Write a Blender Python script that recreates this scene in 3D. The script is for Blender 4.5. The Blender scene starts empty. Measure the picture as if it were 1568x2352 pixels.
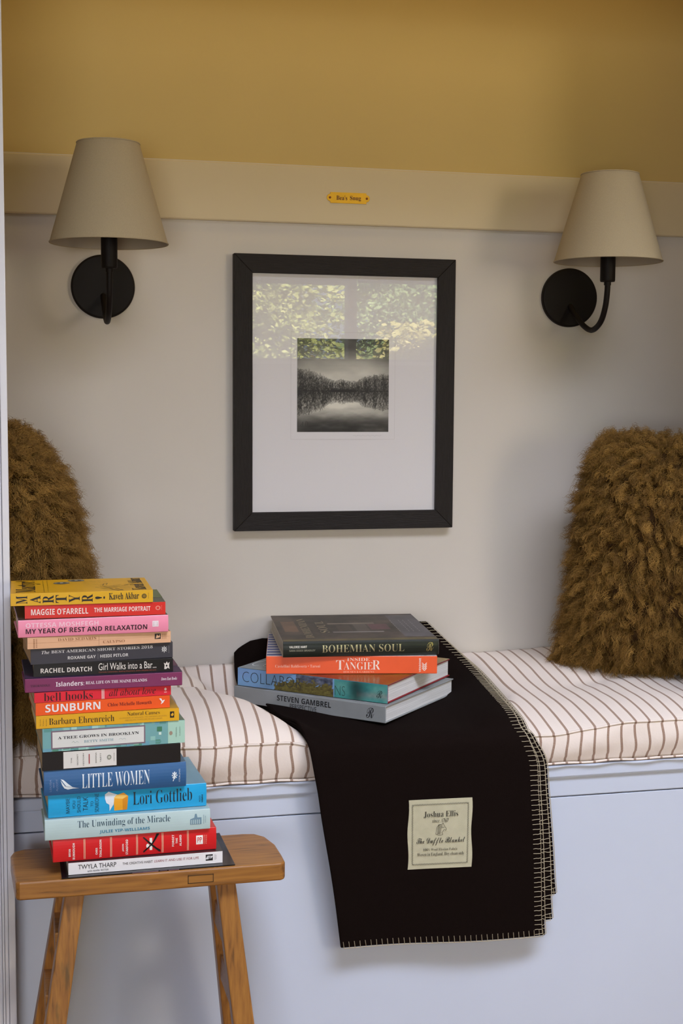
import bpy, bmesh, math, random
import numpy as np
from mathutils import Vector, Matrix
R = math.radians
random.seed(7)
rng = np.random.default_rng(7)
SC = bpy.context.scene
COL = SC.collection

# ------------------------------------------------------------------ camera
cam_data = bpy.data.cameras.new('camera')
cam = bpy.data.objects.new('camera', cam_data); COL.objects.link(cam)
F_PX, YAW, PITCH, ROLL = 3105.78, .2355, -.088, .0061
cam_data.sensor_fit = 'HORIZONTAL'; cam_data.sensor_width = 36.0
cam_data.lens = F_PX / 1568 * 36.0
cam_data.clip_start = .05
fw = Vector((math.sin(YAW)*math.cos(PITCH), math.cos(YAW)*math.cos(PITCH), math.sin(PITCH)))
rt = Vector((math.cos(YAW), -math.sin(YAW), 0)); upv = rt.cross(fw)
rt2 = rt*math.cos(ROLL) + upv*math.sin(ROLL); up2 = -rt*math.sin(ROLL) + upv*math.cos(ROLL)
m3 = Matrix((rt2, up2, -fw)).transposed()
cam.matrix_world = Matrix.Translation((-.3971, -2.65, 1.0902)) @ m3.to_4x4()
SC.camera = cam

# ------------------------------------------------------------------ world, sun, lamps, exposure
SC.view_settings.view_transform = 'Standard'; SC.view_settings.look = 'None'
SC.view_settings.gamma = 1.0; SC.view_settings.use_curve_mapping = False
SC.view_settings.exposure = 0.0
world = bpy.data.worlds.new('world'); SC.world = world; world.use_nodes = True
wn = world.node_tree.nodes; wl = world.node_tree.links
bg = wn['Background']; bg.inputs['Color'].default_value = (.62, .78, 1, 1); bg.inputs['Strength'].default_value = 4.0

def light(name, kind, loc, target, energy, color, size=(1, 1)):
    d = bpy.data.lights.new(name, kind); d.energy = energy; d.color = color
    if kind == 'AREA':
        d.shape = 'RECTANGLE'; d.size, d.size_y = size
    if kind == 'SUN': d.angle = R(1)
    o = bpy.data.objects.new(name, d); COL.objects.link(o); o.location = loc
    o.rotation_euler = (Vector(target) - Vector(loc)).to_track_quat('-Z', 'Y').to_euler()
    return o
light('sun', 'SUN', (0, 6, 8), (0.6, -4, 0), 55, (1, .93, .8))
# daylight entering by the second window (right of the mirrored one)
light('window_daylight', 'AREA', (2.75, -4.4, 1.5), (.2, 0, 1.0), 40, (1, .78, .48), (1.0, 1.2))
light('left_fill', 'AREA', (-1.1, -4.4, .95), (.2, 0, .6), 30, (.97, .92, .88), (1.2, 1.1))  # added fill lamp that softens the shadows from the left
light('overhead_fill', 'AREA', (.7, -1.75, 2.58), (.5, -.40, .1), 25, (.80, .85, 1), (2.2, .9)).data.spread = R(70)  # added cool lamp under the closed ceiling, brightening bench and lower wall
# added lamp to warm the upper nook wall, above the picture's top edge
light('nook_warm_fill', 'AREA', (.245, -.24, 2.04), (.245, -.16, 1.2), 1.3, (1, .72, .3), (1.4, .1))

# ------------------------------------------------------------------ helpers
def lin(c):
    if isinstance(c, str):
        c = [int(c[i:i+2], 16)/255 for i in (0, 2, 4)]
    return tuple((x/12.92 if x <= .04045 else ((x+.055)/1.055)**2.4) for x in c)
_m = {}
def mat(name, color, rough=.6, spec=.5, metal=0, noise=0, nscale=20, bump=0, bscale=200, stretch=(1, 1, 1), sheen=0, coat=0):
    if name in _m: return _m[name]
    m = bpy.data.materials.new(name); m.use_nodes = True; _m[name] = m
    nt = m.node_tree; b = nt.nodes['Principled BSDF']
    col = lin(color)
    b.inputs['Base Color'].default_value = (*col, 1)
    b.inputs['Roughness'].default_value = rough; b.inputs['Metallic'].default_value = metal
    b.inputs['Specular IOR Level'].default_value = spec
    if sheen: b.inputs['Sheen Weight'].default_value = sheen
    if coat: b.inputs['Coat Weight'].default_value = coat; b.inputs['Coat Roughness'].default_value = .15
    if noise or bump:
        tc = nt.nodes.new('ShaderNodeTexCoord'); mp = nt.nodes.new('ShaderNodeMapping')
        mp.inputs['Scale'].default_value = stretch
        nt.links.new(tc.outputs['Object'], mp.inputs['Vector'])
    if noise:
        n = nt.nodes.new('ShaderNodeTexNoise'); n.inputs['Scale'].default_value = nscale; n.inputs['Detail'].default_value = 5
        nt.links.new(mp.outputs[0], n.inputs['Vector'])
        r = nt.nodes.new('ShaderNodeValToRGB')
        r.color_ramp.elements[0].position = .3; r.color_ramp.elements[1].position = .7
        r.color_ramp.elements[0].color = (*[c*(1-noise) for c in col], 1)
        r.color_ramp.elements[1].color = (*[min(1, c*(1+noise)) for c in col], 1)
        nt.links.new(n.outputs['Fac'], r.inputs['Fac']); nt.links.new(r.outputs['Color'], b.inputs['Base Color'])
    if bump:
        n2 = nt.nodes.new('ShaderNodeTexNoise'); n2.inputs['Scale'].default_value = bscale; n2.inputs['Detail'].default_value = 3
        nt.links.new(mp.outputs[0], n2.inputs['Vector'])
        bp = nt.nodes.new('ShaderNodeBump'); bp.inputs['Strength'].default_value = bump; bp.inputs['Distance'].default_value = .002
        nt.links.new(n2.outputs['Fac'], bp.inputs['Height']); nt.links.new(bp.outputs[0], b.inputs['Normal'])
    return m

def tag(o, label=None, cat=None, group=None, kind=None):
    if label: o['label'] = label
    if cat: o['category'] = cat
    if group: o['group'] = group
    if kind: o['kind'] = kind
    return o
def empty(name, loc=(0, 0, 0), rz=0, **k):
    o = bpy.data.objects.new(name, None); COL.objects.link(o); o.location = loc; o.rotation_euler = (0, 0, rz)
    o.empty_display_size = .02
    return tag(o, **k)
def mesh(name, verts, faces, mats, parent=None, smooth=False, mi=None, bevel=0, seg=2, **k):
    me = bpy.data.meshes.new(name); me.from_pydata([tuple(v) for v in verts], [], [tuple(f) for f in faces])
    if not isinstance(mats, (list, tuple)): mats = [mats]
    for m in mats: me.materials.append(m)
    if mi is not None: me.polygons.foreach_set('material_index', mi)
    me.polygons.foreach_set('use_smooth', [bool(smooth)]*len(me.polygons))
    me.update()
    o = bpy.data.objects.new(name, me); COL.objects.link(o)
    if parent: o.parent = parent
    if bevel:
        b = o.modifiers.new('b', 'BEVEL'); b.width = bevel; b.segments = seg; b.limit_method = 'ANGLE'; b.angle_limit = R(35)
        b.harden_normals = False
    return tag(o, **k)
class MB:
    def __init__(s): s.v = []; s.f = []; s.m = []
    def add(s, v, f, mi=0):
        n = len(s.v); s.v += [tuple(p) for p in v]; s.f += [tuple(i+n for i in q) for q in f]; s.m += [mi]*len(f)
    def box(s, x0, x1, y0, y1, z0, z1, mi=0):
        s.add([(x0,y0,z0),(x1,y0,z0),(x1,y1,z0),(x0,y1,z0),(x0,y0,z1),(x1,y0,z1),(x1,y1,z1),(x0,y1,z1)],
              [(0,3,2,1),(4,5,6,7),(0,1,5,4),(1,2,6,5),(2,3,7,6),(3,0,4,7)], mi)
    def hexa(s, p, mi=0):   # 4 bottom points ccw, 4 top points
        s.add(p, [(0,3,2,1),(4,5,6,7),(0,1,5,4),(1,2,6,5),(2,3,7,6),(3,0,4,7)], mi)
    def prism_x(s, prof, x0, x1, mi=0):   # closed profile in (y,z), extruded along x
        n = len(prof)
        s.add([(x0, a, b) for a, b in prof]+[(x1, a, b) for a, b in prof],
              [tuple(range(n))[::-1], tuple(range(n, 2*n))]+[(i, (i+1) % n, n+(i+1) % n, n+i) for i in range(n)], mi)
    def lathe(s, prof, c=(0,0,0), axis='z', n=48, mi=0, close=False):
        pts = []
        for r, h in prof:
            for k in range(n):
                a = 2*math.pi*k/n
                if axis == 'z': pts.append((c[0]+r*math.cos(a), c[1]+r*math.sin(a), c[2]+h))
                else: pts.append((c[0]+r*math.cos(a), c[1]-h, c[2]+r*math.sin(a)))
        f = []
        m = len(prof)
        for j in range(m if close else m-1):
            for k in range(n):
                a, b = j*n+k, j*n+(k+1) % n; c2, d = ((j+1) % m)*n+(k+1) % n, ((j+1) % m)*n+k
                f.append((a, b, c2, d))
        if not close:
            f.append(tuple(range(n))[::-1]); f.append(tuple(range((m-1)*n, m*n)))
        s.add(pts, f, mi)
    def tube(s, pts, r, n=8, mi=0, cap=True):
        pts = [Vector(p) for p in pts]; rings = []
        up = Vector((0, 0, 1)); prev = None
        for i, p in enumerate(pts):
            d = (pts[min(i+1, len(pts)-1)]-pts[max(i-1, 0)]).normalized()
            if prev is None:
                a = d.cross(up)
                if a.length < .1: a = d.cross(Vector((1, 0, 0)))
            else: a = prev - d*prev.dot(d)
            a.normalize(); prev = a; b = d.cross(a)
            rr = r[i] if isinstance(r, (list, tuple)) else r
            rings += [p+(a*math.cos(2*math.pi*k/n)+b*math.sin(2*math.pi*k/n))*rr for k in range(n)]
        f = []
        for i in range(len(pts)-1):
            for k in range(n): f.append((i*n+k, i*n+(k+1) % n, (i+1)*n+(k+1) % n, (i+1)*n+k))
        if cap: f += [tuple(range(n))[::-1], tuple(range((len(pts)-1)*n, len(pts)*n))]
        s.add(rings, f, mi)
    def build(s, name, mats, parent=None, **k):
        return mesh(name, s.v, s.f, mats, parent, mi=s.m, **k)
def bez(p, n=24):   # catmull-rom through points
    p = [np.array(q, float) for q in p]; p = [2*p[0]-p[1]]+p+[2*p[-1]-p[-2]]; out = []
    for i in range(1, len(p)-2):
        for t in np.linspace(0, 1, n, endpoint=False):
            a, b, c, d = p[i-1:i+3]
            out.append(.5*((2*b)+(-a+c)*t+(2*a-5*b+4*c-d)*t*t+(-a+3*b-3*c+d)*t**3))
    out.append(p[-2]); return out
def fbm(x, y, seed=0, octs=5, gain=.5):   # numpy value noise, 0..1
    x, y = np.broadcast_arrays(np.asarray(x, float), np.asarray(y, float))
    o = np.zeros(x.shape); a = 1; t = 0
    for k in range(octs):
        xi = np.floor(x).astype(np.int64); yi = np.floor(y).astype(np.int64); fx = x-xi; fy = y-yi
        fx = fx*fx*(3-2*fx); fy = fy*fy*(3-2*fy)
        def h(i, j):
            v = np.sin(i*127.1+j*311.7+(seed+k)*74.7)*43758.5453
            return v-np.floor(v)
        o += a*((h(xi, yi)*(1-fx)+h(xi+1, yi)*fx)*(1-fy)+(h(xi, yi+1)*(1-fx)+h(xi+1, yi+1)*fx)*fy)
        t += a; a *= gain; x = x*2+3.1; y = y*2+1.7
    return o/t
_pm = None
def print_mat(rough=.5):
    nm = 'printed_paper_%d' % int(rough*100)
    if nm in _m: return _m[nm]
    m = mat(nm, 'ffffff', rough); nt = m.node_tree
    a = nt.nodes.new('ShaderNodeAttribute'); a.attribute_name = 'Print'
    nt.links.new(a.outputs['Color'], nt.nodes['Principled BSDF'].inputs['Base Color'])
    return m
def print_panel(name, P, nx, ny, fn, parent=None, rough=.5, **k):
    """flat print: P(u,v)->xyz, fn(u,v)->rgb (sRGB 0..1 arrays)"""
    u, v = np.meshgrid(np.linspace(0, 1, nx+1), np.linspace(0, 1, ny+1))
    vs = P(u.ravel(), v.ravel())
    idx = np.arange((nx+1)*(ny+1)).reshape(ny+1, nx+1)
    f = np.stack([idx[:-1, :-1], idx[:-1, 1:], idx[1:, 1:], idx[1:, :-1]], -1).reshape(-1, 4)
    me = bpy.data.meshes.new(name); me.from_pydata(vs.tolist(), [], f.tolist()); me.materials.append(print_mat(rough))
    at = me.color_attributes.new('Print', 'FLOAT_COLOR', 'POINT')
    c = np.clip(np.stack(fn(u.ravel(), v.ravel()), -1), 0, 1)
    c = np.where(c <= .04045, c/12.92, ((c+.055)/1.055)**2.4)
    at.data.foreach_set('color', np.concatenate([c, np.ones((len(c), 1))], 1).astype(np.float32).ravel())
    o = bpy.data.objects.new(name, me); COL.objects.link(o); o.parent = parent
    return tag(o, **k)

# lettering ---------------------------------------------------------------
STY = {'serifb': (0x1d400, 0x1d41a, 0x1d7ce), 'serif': (0x1d400, 0x1d41a, 0x1d7ce), 'it': (0x1d434, 0x1d44e, None),
       'bit': (0x1d468, 0x1d482, 0x1d7ce), 'script': (0x1d4d0, 0x1d4ea, None), 'sansb': (0x1d5d4, 0x1d5ee, 0x1d7ec),
       'sansm': (0x1d5a0, 0x1d5ba, 0x1d7e2), 'mono': (0x1d670, 0x1d68a, 0x1d7f6), 'sans': None, 'light': None}
def glyphs(s, st):
    b = STY[st]
    if b is None: return s
    o = ''
    for c in s:
        if c == 'h' and st == 'it': o += '\u210e'
        elif 'A' <= c <= 'Z': o += chr(b[0]+ord(c)-65)
        elif 'a' <= c <= 'z': o += chr(b[1]+ord(c)-97)
        elif '0' <= c <= '9' and b[2]: o += chr(b[2]+ord(c)-48)
        else: o += c
    return o
_tc = {}
def text_geo_all(reqs):
    """one curve per weight, every string on a line of its own, so each font is read once"""
    for off in (0, -.012, -.024):
        rs = [q for q in reqs if {'serif': -.012, 'light': -.024}.get(q[1], 0) == off]
        if not rs: continue
        c = bpy.data.curves.new('t', 'FONT'); c.body = '\n'.join(glyphs(*q) for q in rs); c.size = 1; c.resolution_u = 3; c.offset = off; c.space_line = 4
        o = bpy.data.objects.new('t', c); COL.objects.link(o)
        dg = bpy.context.evaluated_depsgraph_get(); dg.update()
        me = o.evaluated_get(dg).to_mesh()
        v = np.zeros(len(me.vertices)*3, np.float32); me.vertices.foreach_get('co', v); v = v.reshape(-1, 3)[:, :2]
        band = np.rint(-(v[:, 1]-.3)/4).astype(int); remap = np.zeros(len(v), int); fs = [[] for _ in rs]
        for k, q in enumerate(rs):
            i = np.nonzero(band == k)[0]; remap[i] = np.arange(len(i)); _tc[q] = (v[i].astype(float), fs[k])
        for p in me.polygons:
            t = p.vertices[:]; fs[band[t[0]]].append(tuple(int(remap[i]) for i in t))
        bpy.data.objects.remove(o); bpy.data.curves.remove(c)
PENDING = []
def flush_ink():
    reqs = list(dict.fromkeys((q[0], q[1]) for p in PENDING for q in p[0].q)); text_geo_all(reqs)
    for p, name, parent, rough, metal, k in PENDING:
        for (t, st, a0, a1, b0, b1, ci, rot, lift) in p.q:
            v, f = _tc[(t, st)]
            lo, hi = v.min(0), v.max(0); w = (v-lo)/(hi-lo)
            if rot == 90: w = np.stack([1-w[:, 1], w[:, 0]], 1)
            p.mb.add([(a0+(a1-a0)*x[0], b0+(b1-b0)*x[1], lift) for x in w], f, ci)
        p.finish(name, parent, rough, metal, **k)
class Ink:
    """flat printing collected per colour; P(a,b,lift)->xyz maps the face it is printed on"""
    def __init__(s, P, cuts=()): s.P0 = P; s.P = lambda a, b, l: (a, b, l); s.mb = MB(); s.cols = []; s.cuts = cuts; s.q = []
    def c(s, col):
        if col not in s.cols: s.cols.append(col)
        return s.cols.index(col)
    def text(s, t, st, a0, a1, b0, b1, col, rot=0, lift=.0004):
        s.q.append((t, st, a0, a1, b0, b1, s.c(col), rot, lift))
    def rect(s, a0, a1, b0, b1, col, lift=.0002):
        s.mb.add([s.P(a0, b0, lift), s.P(a1, b0, lift), s.P(a1, b1, lift), s.P(a0, b1, lift)], [(0, 1, 2, 3)], s.c(col))
    def poly(s, pts, col, lift=.0003):
        s.mb.add([s.P(a, b, lift) for a, b in pts], [tuple(range(len(pts)))], s.c(col))
    def disc(s, a, b, r, col, lift=.0003, n=20, ry=None):
        s.poly([(a+r*math.cos(2*math.pi*k/n), b+(ry or r)*math.sin(2*math.pi*k/n)) for k in range(n)], col, lift)
    def ring(s, a, b, r, w, col, lift=.0003, n=24):
        p = [(a+q*math.cos(2*math.pi*k/n), b+q*math.sin(2*math.pi*k/n)) for q in (r, r-w) for k in range(n)]
        s.mb.add([s.P(x, y, lift) for x, y in p], [(k, (k+1) % n, n+(k+1) % n, n+k) for k in range(n)], s.c(col))
    def line(s, pts, w, col, lift=.00035):
        for (x0, y0), (x1, y1) in zip(pts[:-1], pts[1:]):
            d = math.hypot(x1-x0, y1-y0) or 1e-9; nx, ny = -(y1-y0)/d*w/2, (x1-x0)/d*w/2
            s.poly([(x0+nx, y0+ny), (x0-nx, y0-ny), (x1-nx, y1-ny), (x1+nx, y1+ny)], col, lift)
    def frame(s, a0, a1, b0, b1, w, col, lift=.00025):
        s.rect(a0, a1, b0, b0+w, col, lift); s.rect(a0, a1, b1-w, b1, col, lift)
        s.rect(a0, a0+w, b0, b1, col, lift); s.rect(a1-w, a1, b0, b1, col, lift)
    def build(s, name, parent, rough=.5, metal=(), **k):
        if s.mb.v or s.q: PENDING.append((s, name, parent, rough, metal, k))
    def finish(s, name, parent, rough, metal, **k):
        if s.cuts:
            bm = bmesh.new(); me = bpy.data.meshes.new('tmp'); me.from_pydata([(a, b, l) for a, b, l in s.mb.v], [], s.mb.f); me.polygons.foreach_set('material_index', s.mb.m); bm.from_mesh(me)
            for q in s.cuts: bmesh.ops.bisect_plane(bm, geom=bm.verts[:]+bm.edges[:]+bm.faces[:], plane_co=(0, q, 0), plane_no=(0, 1, 0))
            bm.verts.index_update(); s.mb.v = [tuple(v.co) for v in bm.verts]; s.mb.f = [tuple(v.index for v in f_.verts) for f_ in bm.faces]; s.mb.m = [f_.material_index for f_ in bm.faces]
            bm.free(); bpy.data.meshes.remove(me)
        s.mb.v = [s.P0(*q) for q in s.mb.v]
        ms = [mat('ink_'+c+('_foil' if c in metal else ''), c, .3 if c in metal else rough, metal=.8 if c in metal else 0) for c in s.cols]
        return s.mb.build(name, ms, parent, **k)

# ------------------------------------------------------------------ room shell
NX0, NX1, JY = -.60, 1.08, -.49      # nook side walls, plane of the front casing
white = mat('white_gloss_paint', 'dcdce4', .32, noise=.03, nscale=6, bump=.12, bscale=40)
panelw = mat('white_bench_paint', 'c4cde0', .38, noise=.02, nscale=4, bump=.1, bscale=30)
cream = mat('cream_wall_paint', 'cbc4bb', .75, noise=.025, nscale=3, bump=.08, bscale=60)
ochre = mat('ochre_upper_paint', 'c6ad72', .8, noise=.03, nscale=3, bump=.08, bscale=60)
railp = mat('rail_paint', 'cdbd9c', .6, noise=.02, nscale=4, bump=.05, bscale=60)
ochrec = mat('ochre_ceiling_boards', 'b88b3c', .7)
roomw = mat('room_wall_paint', 'a39c95', .85)
floorm = mat('oak_floor', '8a6a48', .5, noise=.2, nscale=6, stretch=(1, 8, 1))
def sbox(name, x0, x1, y0, y1, z0, z1, m, parent=None, bevel=0, **k):
    b = MB(); b.box(x0, x1, y0, y1, z0, z1); return b.build(name, m, parent, bevel=bevel, **k)
S = 'structure'
wb = MB(); wb.box(NX0-.1, NX1+.1, 0, .1, -.1, 1.535); wb.box(NX0-.1, NX1+.1, 0, .1, 1.535, 2.1, 1)
wb.build('wall_nook', [cream, ochre], kind=S)
rail = MB()
rail.prism_x([(0, 1.4215), (-.0075, 1.4215), (-.009, 1.424), (-.009, 1.530), (-.0075, 1.5325), (0, 1.5325)], NX0, NX1)
rail.build('trim_1', railp, kind=S)
sbox('wall_nook_left', NX0-.1, NX0, JY+.02, 0, -.1, 2.1, cream, kind=S)
sbox('wall_nook_right', NX1, NX1+.1, JY+.02, 0, -.1, 2.1, cream, kind=S)
sbox('ceiling_nook', NX0-.1, NX1+.1, JY+.1, .1, 2.1, 2.2, ochrec, kind=S)
# front casing to the left of the opening (stepped moulding)
c = MB()
for x0, x1, y in ((-.66, -.4320, JY+.004), (-.4316, -.4280, JY-.001), (-.4276, -.4220, JY-.003), (-.4216, -.411, JY-.006)):
    c.box(x0, x1, y, JY+.024, -.1, 1.775)
c.build('trim_2', white, bevel=.0012, kind=S)
sbox('trim_3', .905, 1.16, JY-.006, JY+.024, -.1, 1.775, white, bevel=.002, kind=S)
sbox('trim_4', -.66, 1.16, JY-.006, JY+.024, 1.775, 2.02, white, bevel=.002, kind=S)
RX0, RX1, RY0, RZ = -2.6, 3.4, -4.5, 2.62
f = MB(); f.box(RX0, NX0-.1, JY+.024, JY+.14, -.1, RZ); f.box(NX1+.1, RX1, JY+.024, JY+.14, -.1, RZ); f.box(NX0-.1, NX1+.1, JY+.02, JY+.14, 1.95, RZ)
f.build('wall_front', roomw, kind=S)
sbox('floor', RX0-.1, RX1+.1, RY0-.1, .1, -.2, -.1, floorm, kind=S)
ce = MB(); ce.box(RX0-.1, RX1+.1, RY0-.1, JY+.14, RZ, RZ+.1)
ce.build('ceiling', roomw, kind=S)
sbox('wall_left', RX0-.1, RX0, RY0, JY+.02, -.1, RZ, roomw, kind=S)
sbox('wall_right', RX1, RX1+.1, RY0, JY+.02, -.1, RZ, roomw, kind=S)
# wall behind the camera with the window mirrored in the picture glass
WX0, WX1, WZ0, WZ1 = .55, 2.12, 1.262, 1.80
w = MB(); w.box(RX0, -1.7, RY0-.1, RY0, -.1, RZ); w.box(-.5, WX0, RY0-.1, RY0, -.1, RZ); w.box(-1.7, -.5, RY0-.1, RY0, -.1, .4); w.box(-1.7, -.5, RY0-.1, RY0, 1.5, RZ); w.box(WX1, 2.25, RY0-.1, RY0, -.1, RZ); w.box(3.25, RX1, RY0-.1, RY0, -.1, RZ)
w.box(WX0, WX1, RY0-.1, RY0, -.1, WZ0); w.box(WX0, WX1, RY0-.1, RY0, WZ1, RZ)
w.box(2.25, 3.25, RY0-.1, RY0, -.1, .9); w.box(2.25, 3.25, RY0-.1, RY0, 2.1, RZ)
w.build('wall_back', roomw, kind=S)
glassm = bpy.data.materials.new('window_glass'); glassm.use_nodes = True
def thin_glass(m, ior=1.5, tint=(1, 1, 1, 1)):
    nt = m.node_tree; nt.nodes.clear(); o = nt.nodes.new('ShaderNodeOutputMaterial'); mx = nt.nodes.new('ShaderNodeMixShader')
    t = nt.nodes.new('ShaderNodeBsdfTransparent'); t.inputs[0].default_value = tint
    g = nt.nodes.new('ShaderNodeBsdfGlossy'); g.inputs['Roughness'].default_value = 0.0
    fr = nt.nodes.new('ShaderNodeFresnel')
    ge = nt.nodes.new('ShaderNodeNewGeometry'); mr = nt.nodes.new('ShaderNodeMapRange')      # same reflectance from either face
    mr.inputs['To Min'].default_value = ior; mr.inputs['To Max'].default_value = 1/ior
    nt.links.new(ge.outputs['Backfacing'], mr.inputs['Value']); nt.links.new(mr.outputs[0], fr.inputs['IOR'])
    nt.links.new(fr.outputs[0], mx.inputs[0]); nt.links.new(t.outputs[0], mx.inputs[1]); nt.links.new(g.outputs[0], mx.inputs[2])
    nt.links.new(mx.outputs[0], o.inputs[0])
thin_glass(glassm)
def window(name, x0, x1, z0, z1, mull):
    r = empty(name, (x0, RY0, z0), kind=S)
    fr = MB(); W, H = x1-x0, z1-z0; t = .022
    fr.box(0, t, -.09, .006, 0, H); fr.box(W-t, W, -.09, .006, 0, H); fr.box(0, W, -.09, .006, 0, t*.4); fr.box(0, W, -.09, .006, H-t, H)
    for a in mull: fr.box(a-x0-.022, a-x0+.022, -.09, .002, 0, H)
    fr.build('window_frame', mat('grey_window_frame', '8f8c8c', .5), r)
    edges = [x0+t]+[q for a in mull for q in (a-.022, a+.022)]+[x1-t]
    for i in range(0, len(edges), 2):
        g = MB(); g.box(edges[i]-x0, edges[i+1]-x0, -.05, -.046, t*.4, H-t); g.build('pane', glassm, r)
    s = MB(); s.box(-.04, W+.04, -.005, .05, -.022, -.004); s.build('window_sill', white, r)
    return r
window('window_1', WX0, WX1, WZ0, WZ1, [1.365])
window('window_2', 2.25, 3.25, .9, 2.1, [])
window('fill_window', -1.7, -.5, .4, 1.5, [])  # added window, out of view, framing the left fill lamp
bl = MB(); bl.box(WX0-.02, 1.352, RY0+.012, RY0+.016, 1.662, 1.86)
bl.tube([(WX0-.02, RY0+.03, 1.86), (1.352, RY0+.03, 1.86)], .02)
bl.build('roller_blind', mat('blind_cloth', 'b9b0a6', .9), label='pale roller blind over the left pane, mirrored in the picture glass', cat='blind')
bl = MB(); bl.box(1.392, WX1+.02, RY0+.012, RY0+.016, 1.676, 1.86)
bl.tube([(1.392, RY0+.03, 1.86), (WX1+.02, RY0+.03, 1.86)], .02)
bl.build('roller_blind', _m['blind_cloth'], label='pale roller blind over the right pane, mirrored in the picture glass', cat='blind')

# garden seen only as the mirror image in the picture glass
sbox('ground', -8, 12, -16, RY0-.1, -.4, -.3, mat('garden_grass', '5d6b33', .9, noise=.2, nscale=5), kind=S)
def leaf_mat(name, c1, c2):
    m = mat(name, c1, .6); nt = m.node_tree; gi = nt.nodes.new('ShaderNodeNewGeometry'); mx = nt.nodes.new('ShaderNodeMix'); mx.data_type = 'RGBA'
    mx.inputs['A'].default_value = (*lin(c1), 1); mx.inputs['B'].default_value = (*lin(c2), 1)
    nt.links.new(gi.outputs['Random Per Island'], mx.inputs['Factor'])
    nt.links.new(mx.outputs['Result'], nt.nodes['Principled BSDF'].inputs['Base Color']); return m
def garden_tree(x, y, rx, rz, zc, n, ma, label, seed, droop=.25):
    g = np.random.default_rng(seed)
    t = empty('conifer_tree', (x, y, -.3), label=label, cat='tree')
    tr = MB(); tr.tube([(0, 0, 0), (.04, .03, zc), (0, 0, zc+rz+.4)], [.12, .09, .03]); tr.build('trunk', mat('bark', '6d4128', .9, noise=.3), t, smooth=True)
    nb = n//70; m = nb*70; rp = lambda q: np.repeat(q, 70)
    a = rp(g.uniform(0, 2*np.pi, nb)); z = rp(zc+.3+g.uniform(-rz, rz, nb)); ln = rp(rx*(.55+.45*g.random(nb))*g.uniform(.55, 1, nb))
    q = g.random(m)**.6; r_ = ln*q
    p = np.stack([r_*np.cos(a)+g.normal(0, .07, m), r_*np.sin(a)+g.normal(0, .07, m), z+.1*q-droop*q*q+g.normal(0, .03, m)], 1)
    d = np.stack([np.cos(a)+g.normal(0, .5, m), np.sin(a)+g.normal(0, .5, m), g.normal(-.2, .3, m)], 1); d /= np.linalg.norm(d, axis=1)[:, None]
    w_ = np.cross(d, g.normal(0, 1, (m, 3))); w_ /= np.linalg.norm(w_, axis=1)[:, None]; L = g.uniform(.028, .065, m)[:, None]; W_ = L*.32
    V = np.stack([p, p+d*L*.5+w_*W_, p+d*L, p+d*L*.5-w_*W_], 1).reshape(-1, 3).tolist(); Fc = np.arange(m*4).reshape(-1, 4).tolist()
    mesh('foliage', V, Fc, ma, t, kind='stuff')
garden_tree(1.25, -7.4, .95, 1.0, 1.6, 42000, leaf_mat('pale_needles', 'e0e494', 'a5b25c'), 'pale green conifer outside the left pane, mirrored in the picture glass', 3)
garden_tree(2.95, -8.5, 1.15, 1.1, 1.7, 42000, leaf_mat('green_needles', 'c2da94', '86a574'), 'green conifer outside the right pane, mirrored in the picture glass', 5)
garden_tree(1.3, -10.2, 1.3, 1.6, 1.9, 30000, leaf_mat('rust_needles', 'c08a5c', '8a7a46'), 'rust tinged conifer standing farther back, mirrored in the picture glass', 9)
garden_tree(2.45, -6.4, .5, .36, 1.02, 12000, leaf_mat('yellow_leaves', 'eee6a0', 'c8c068'), 'low yellow shrub below the right pane, mirrored in the picture glass', 12, droop=-.1)
garden_tree(4.0, -11.2, 1.6, 1.9, 2.2, 30000, leaf_mat('dark_needles', '8fae6c', '5c7a48'), 'dark green conifer farthest back behind the others, mirrored in the picture glass', 15)

# ------------------------------------------------------------------ bench
bench = empty('built_in_bench', (.24, -.44, 0), label='white painted built-in bench along the nook wall under the striped cushion', cat='bench')
def bbox(name, z0, z1, y0, y1, m=panelw, bev=.002):
    b = MB(); b.box(NX0+.002-.24, NX1-.002-.24, y0+.44, y1+.44, z0, z1); return b.build(name, m, bench, bevel=bev)
bbox('bench_top', .4085, .430, -.447, -.002, bev=.003)
bbox('front_rail', .3725, .4080, -.4405, -.40)
bbox('front_panel', -.099, .3705, -.4400, -.40, bev=.0008)

# ------------------------------------------------------------------ seat cushion
def sstep(a, b, x):
    t = np.clip((x-a)/(b-a), 0, 1); return t*t*(3-2*t)
SEAM_Y, SEAM_Z = -.454, .501
def cush_top(x, y):
    x = np.asarray(x, float); y = np.asarray(y, float)
    crown = .547 + .004*np.sin(x*9+1) + .003*np.sin(y*22+x*5)
    crown = crown - .010*np.exp(-((y+.15+.10*(x+.25))/.028)**2)*sstep(.10, -.02, x)      # tuft crease on the left
    crown = crown - .007*np.exp(-((y+.20-.30*(x-.75))/.03)**2)*sstep(.60, .7, x)            # crease in front of the right pillow
    crown = crown + .006*np.exp(-((y+.33)/.07)**2)*sstep(.05, -.05, x)
    rgt = sstep(.40, .50, x)
    crown = crown + rgt*(.006*sstep(-.10, 0, y) - .026*sstep(-.05, -.33, y)) + .006*rgt*sstep(.62, .8, x)
    xl = np.interp(y, [-.46, -.40, -.34, -.28, -.22], [.035, .015, -.015, -.055, -.085])
    val = sstep(0, .075, x-xl)*sstep(0, .085, np.interp(y, [-.46, -.38, -.26], [.455, .47, .525])-x)*sstep(-.005, -.07, y)
    crown = crown - .048*val
    sz = SEAM_Z - .013*sstep(.03, .12, x)*sstep(.64, .5, x) + .004*sstep(.6, .7, x)
    t = np.clip((y-SEAM_Y)/(.155+.05*rgt), 0, 1)
    e = (1-(1-t)**2.2)**(.62+.12*rgt)
    return sz + (crown-sz)*e
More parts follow.
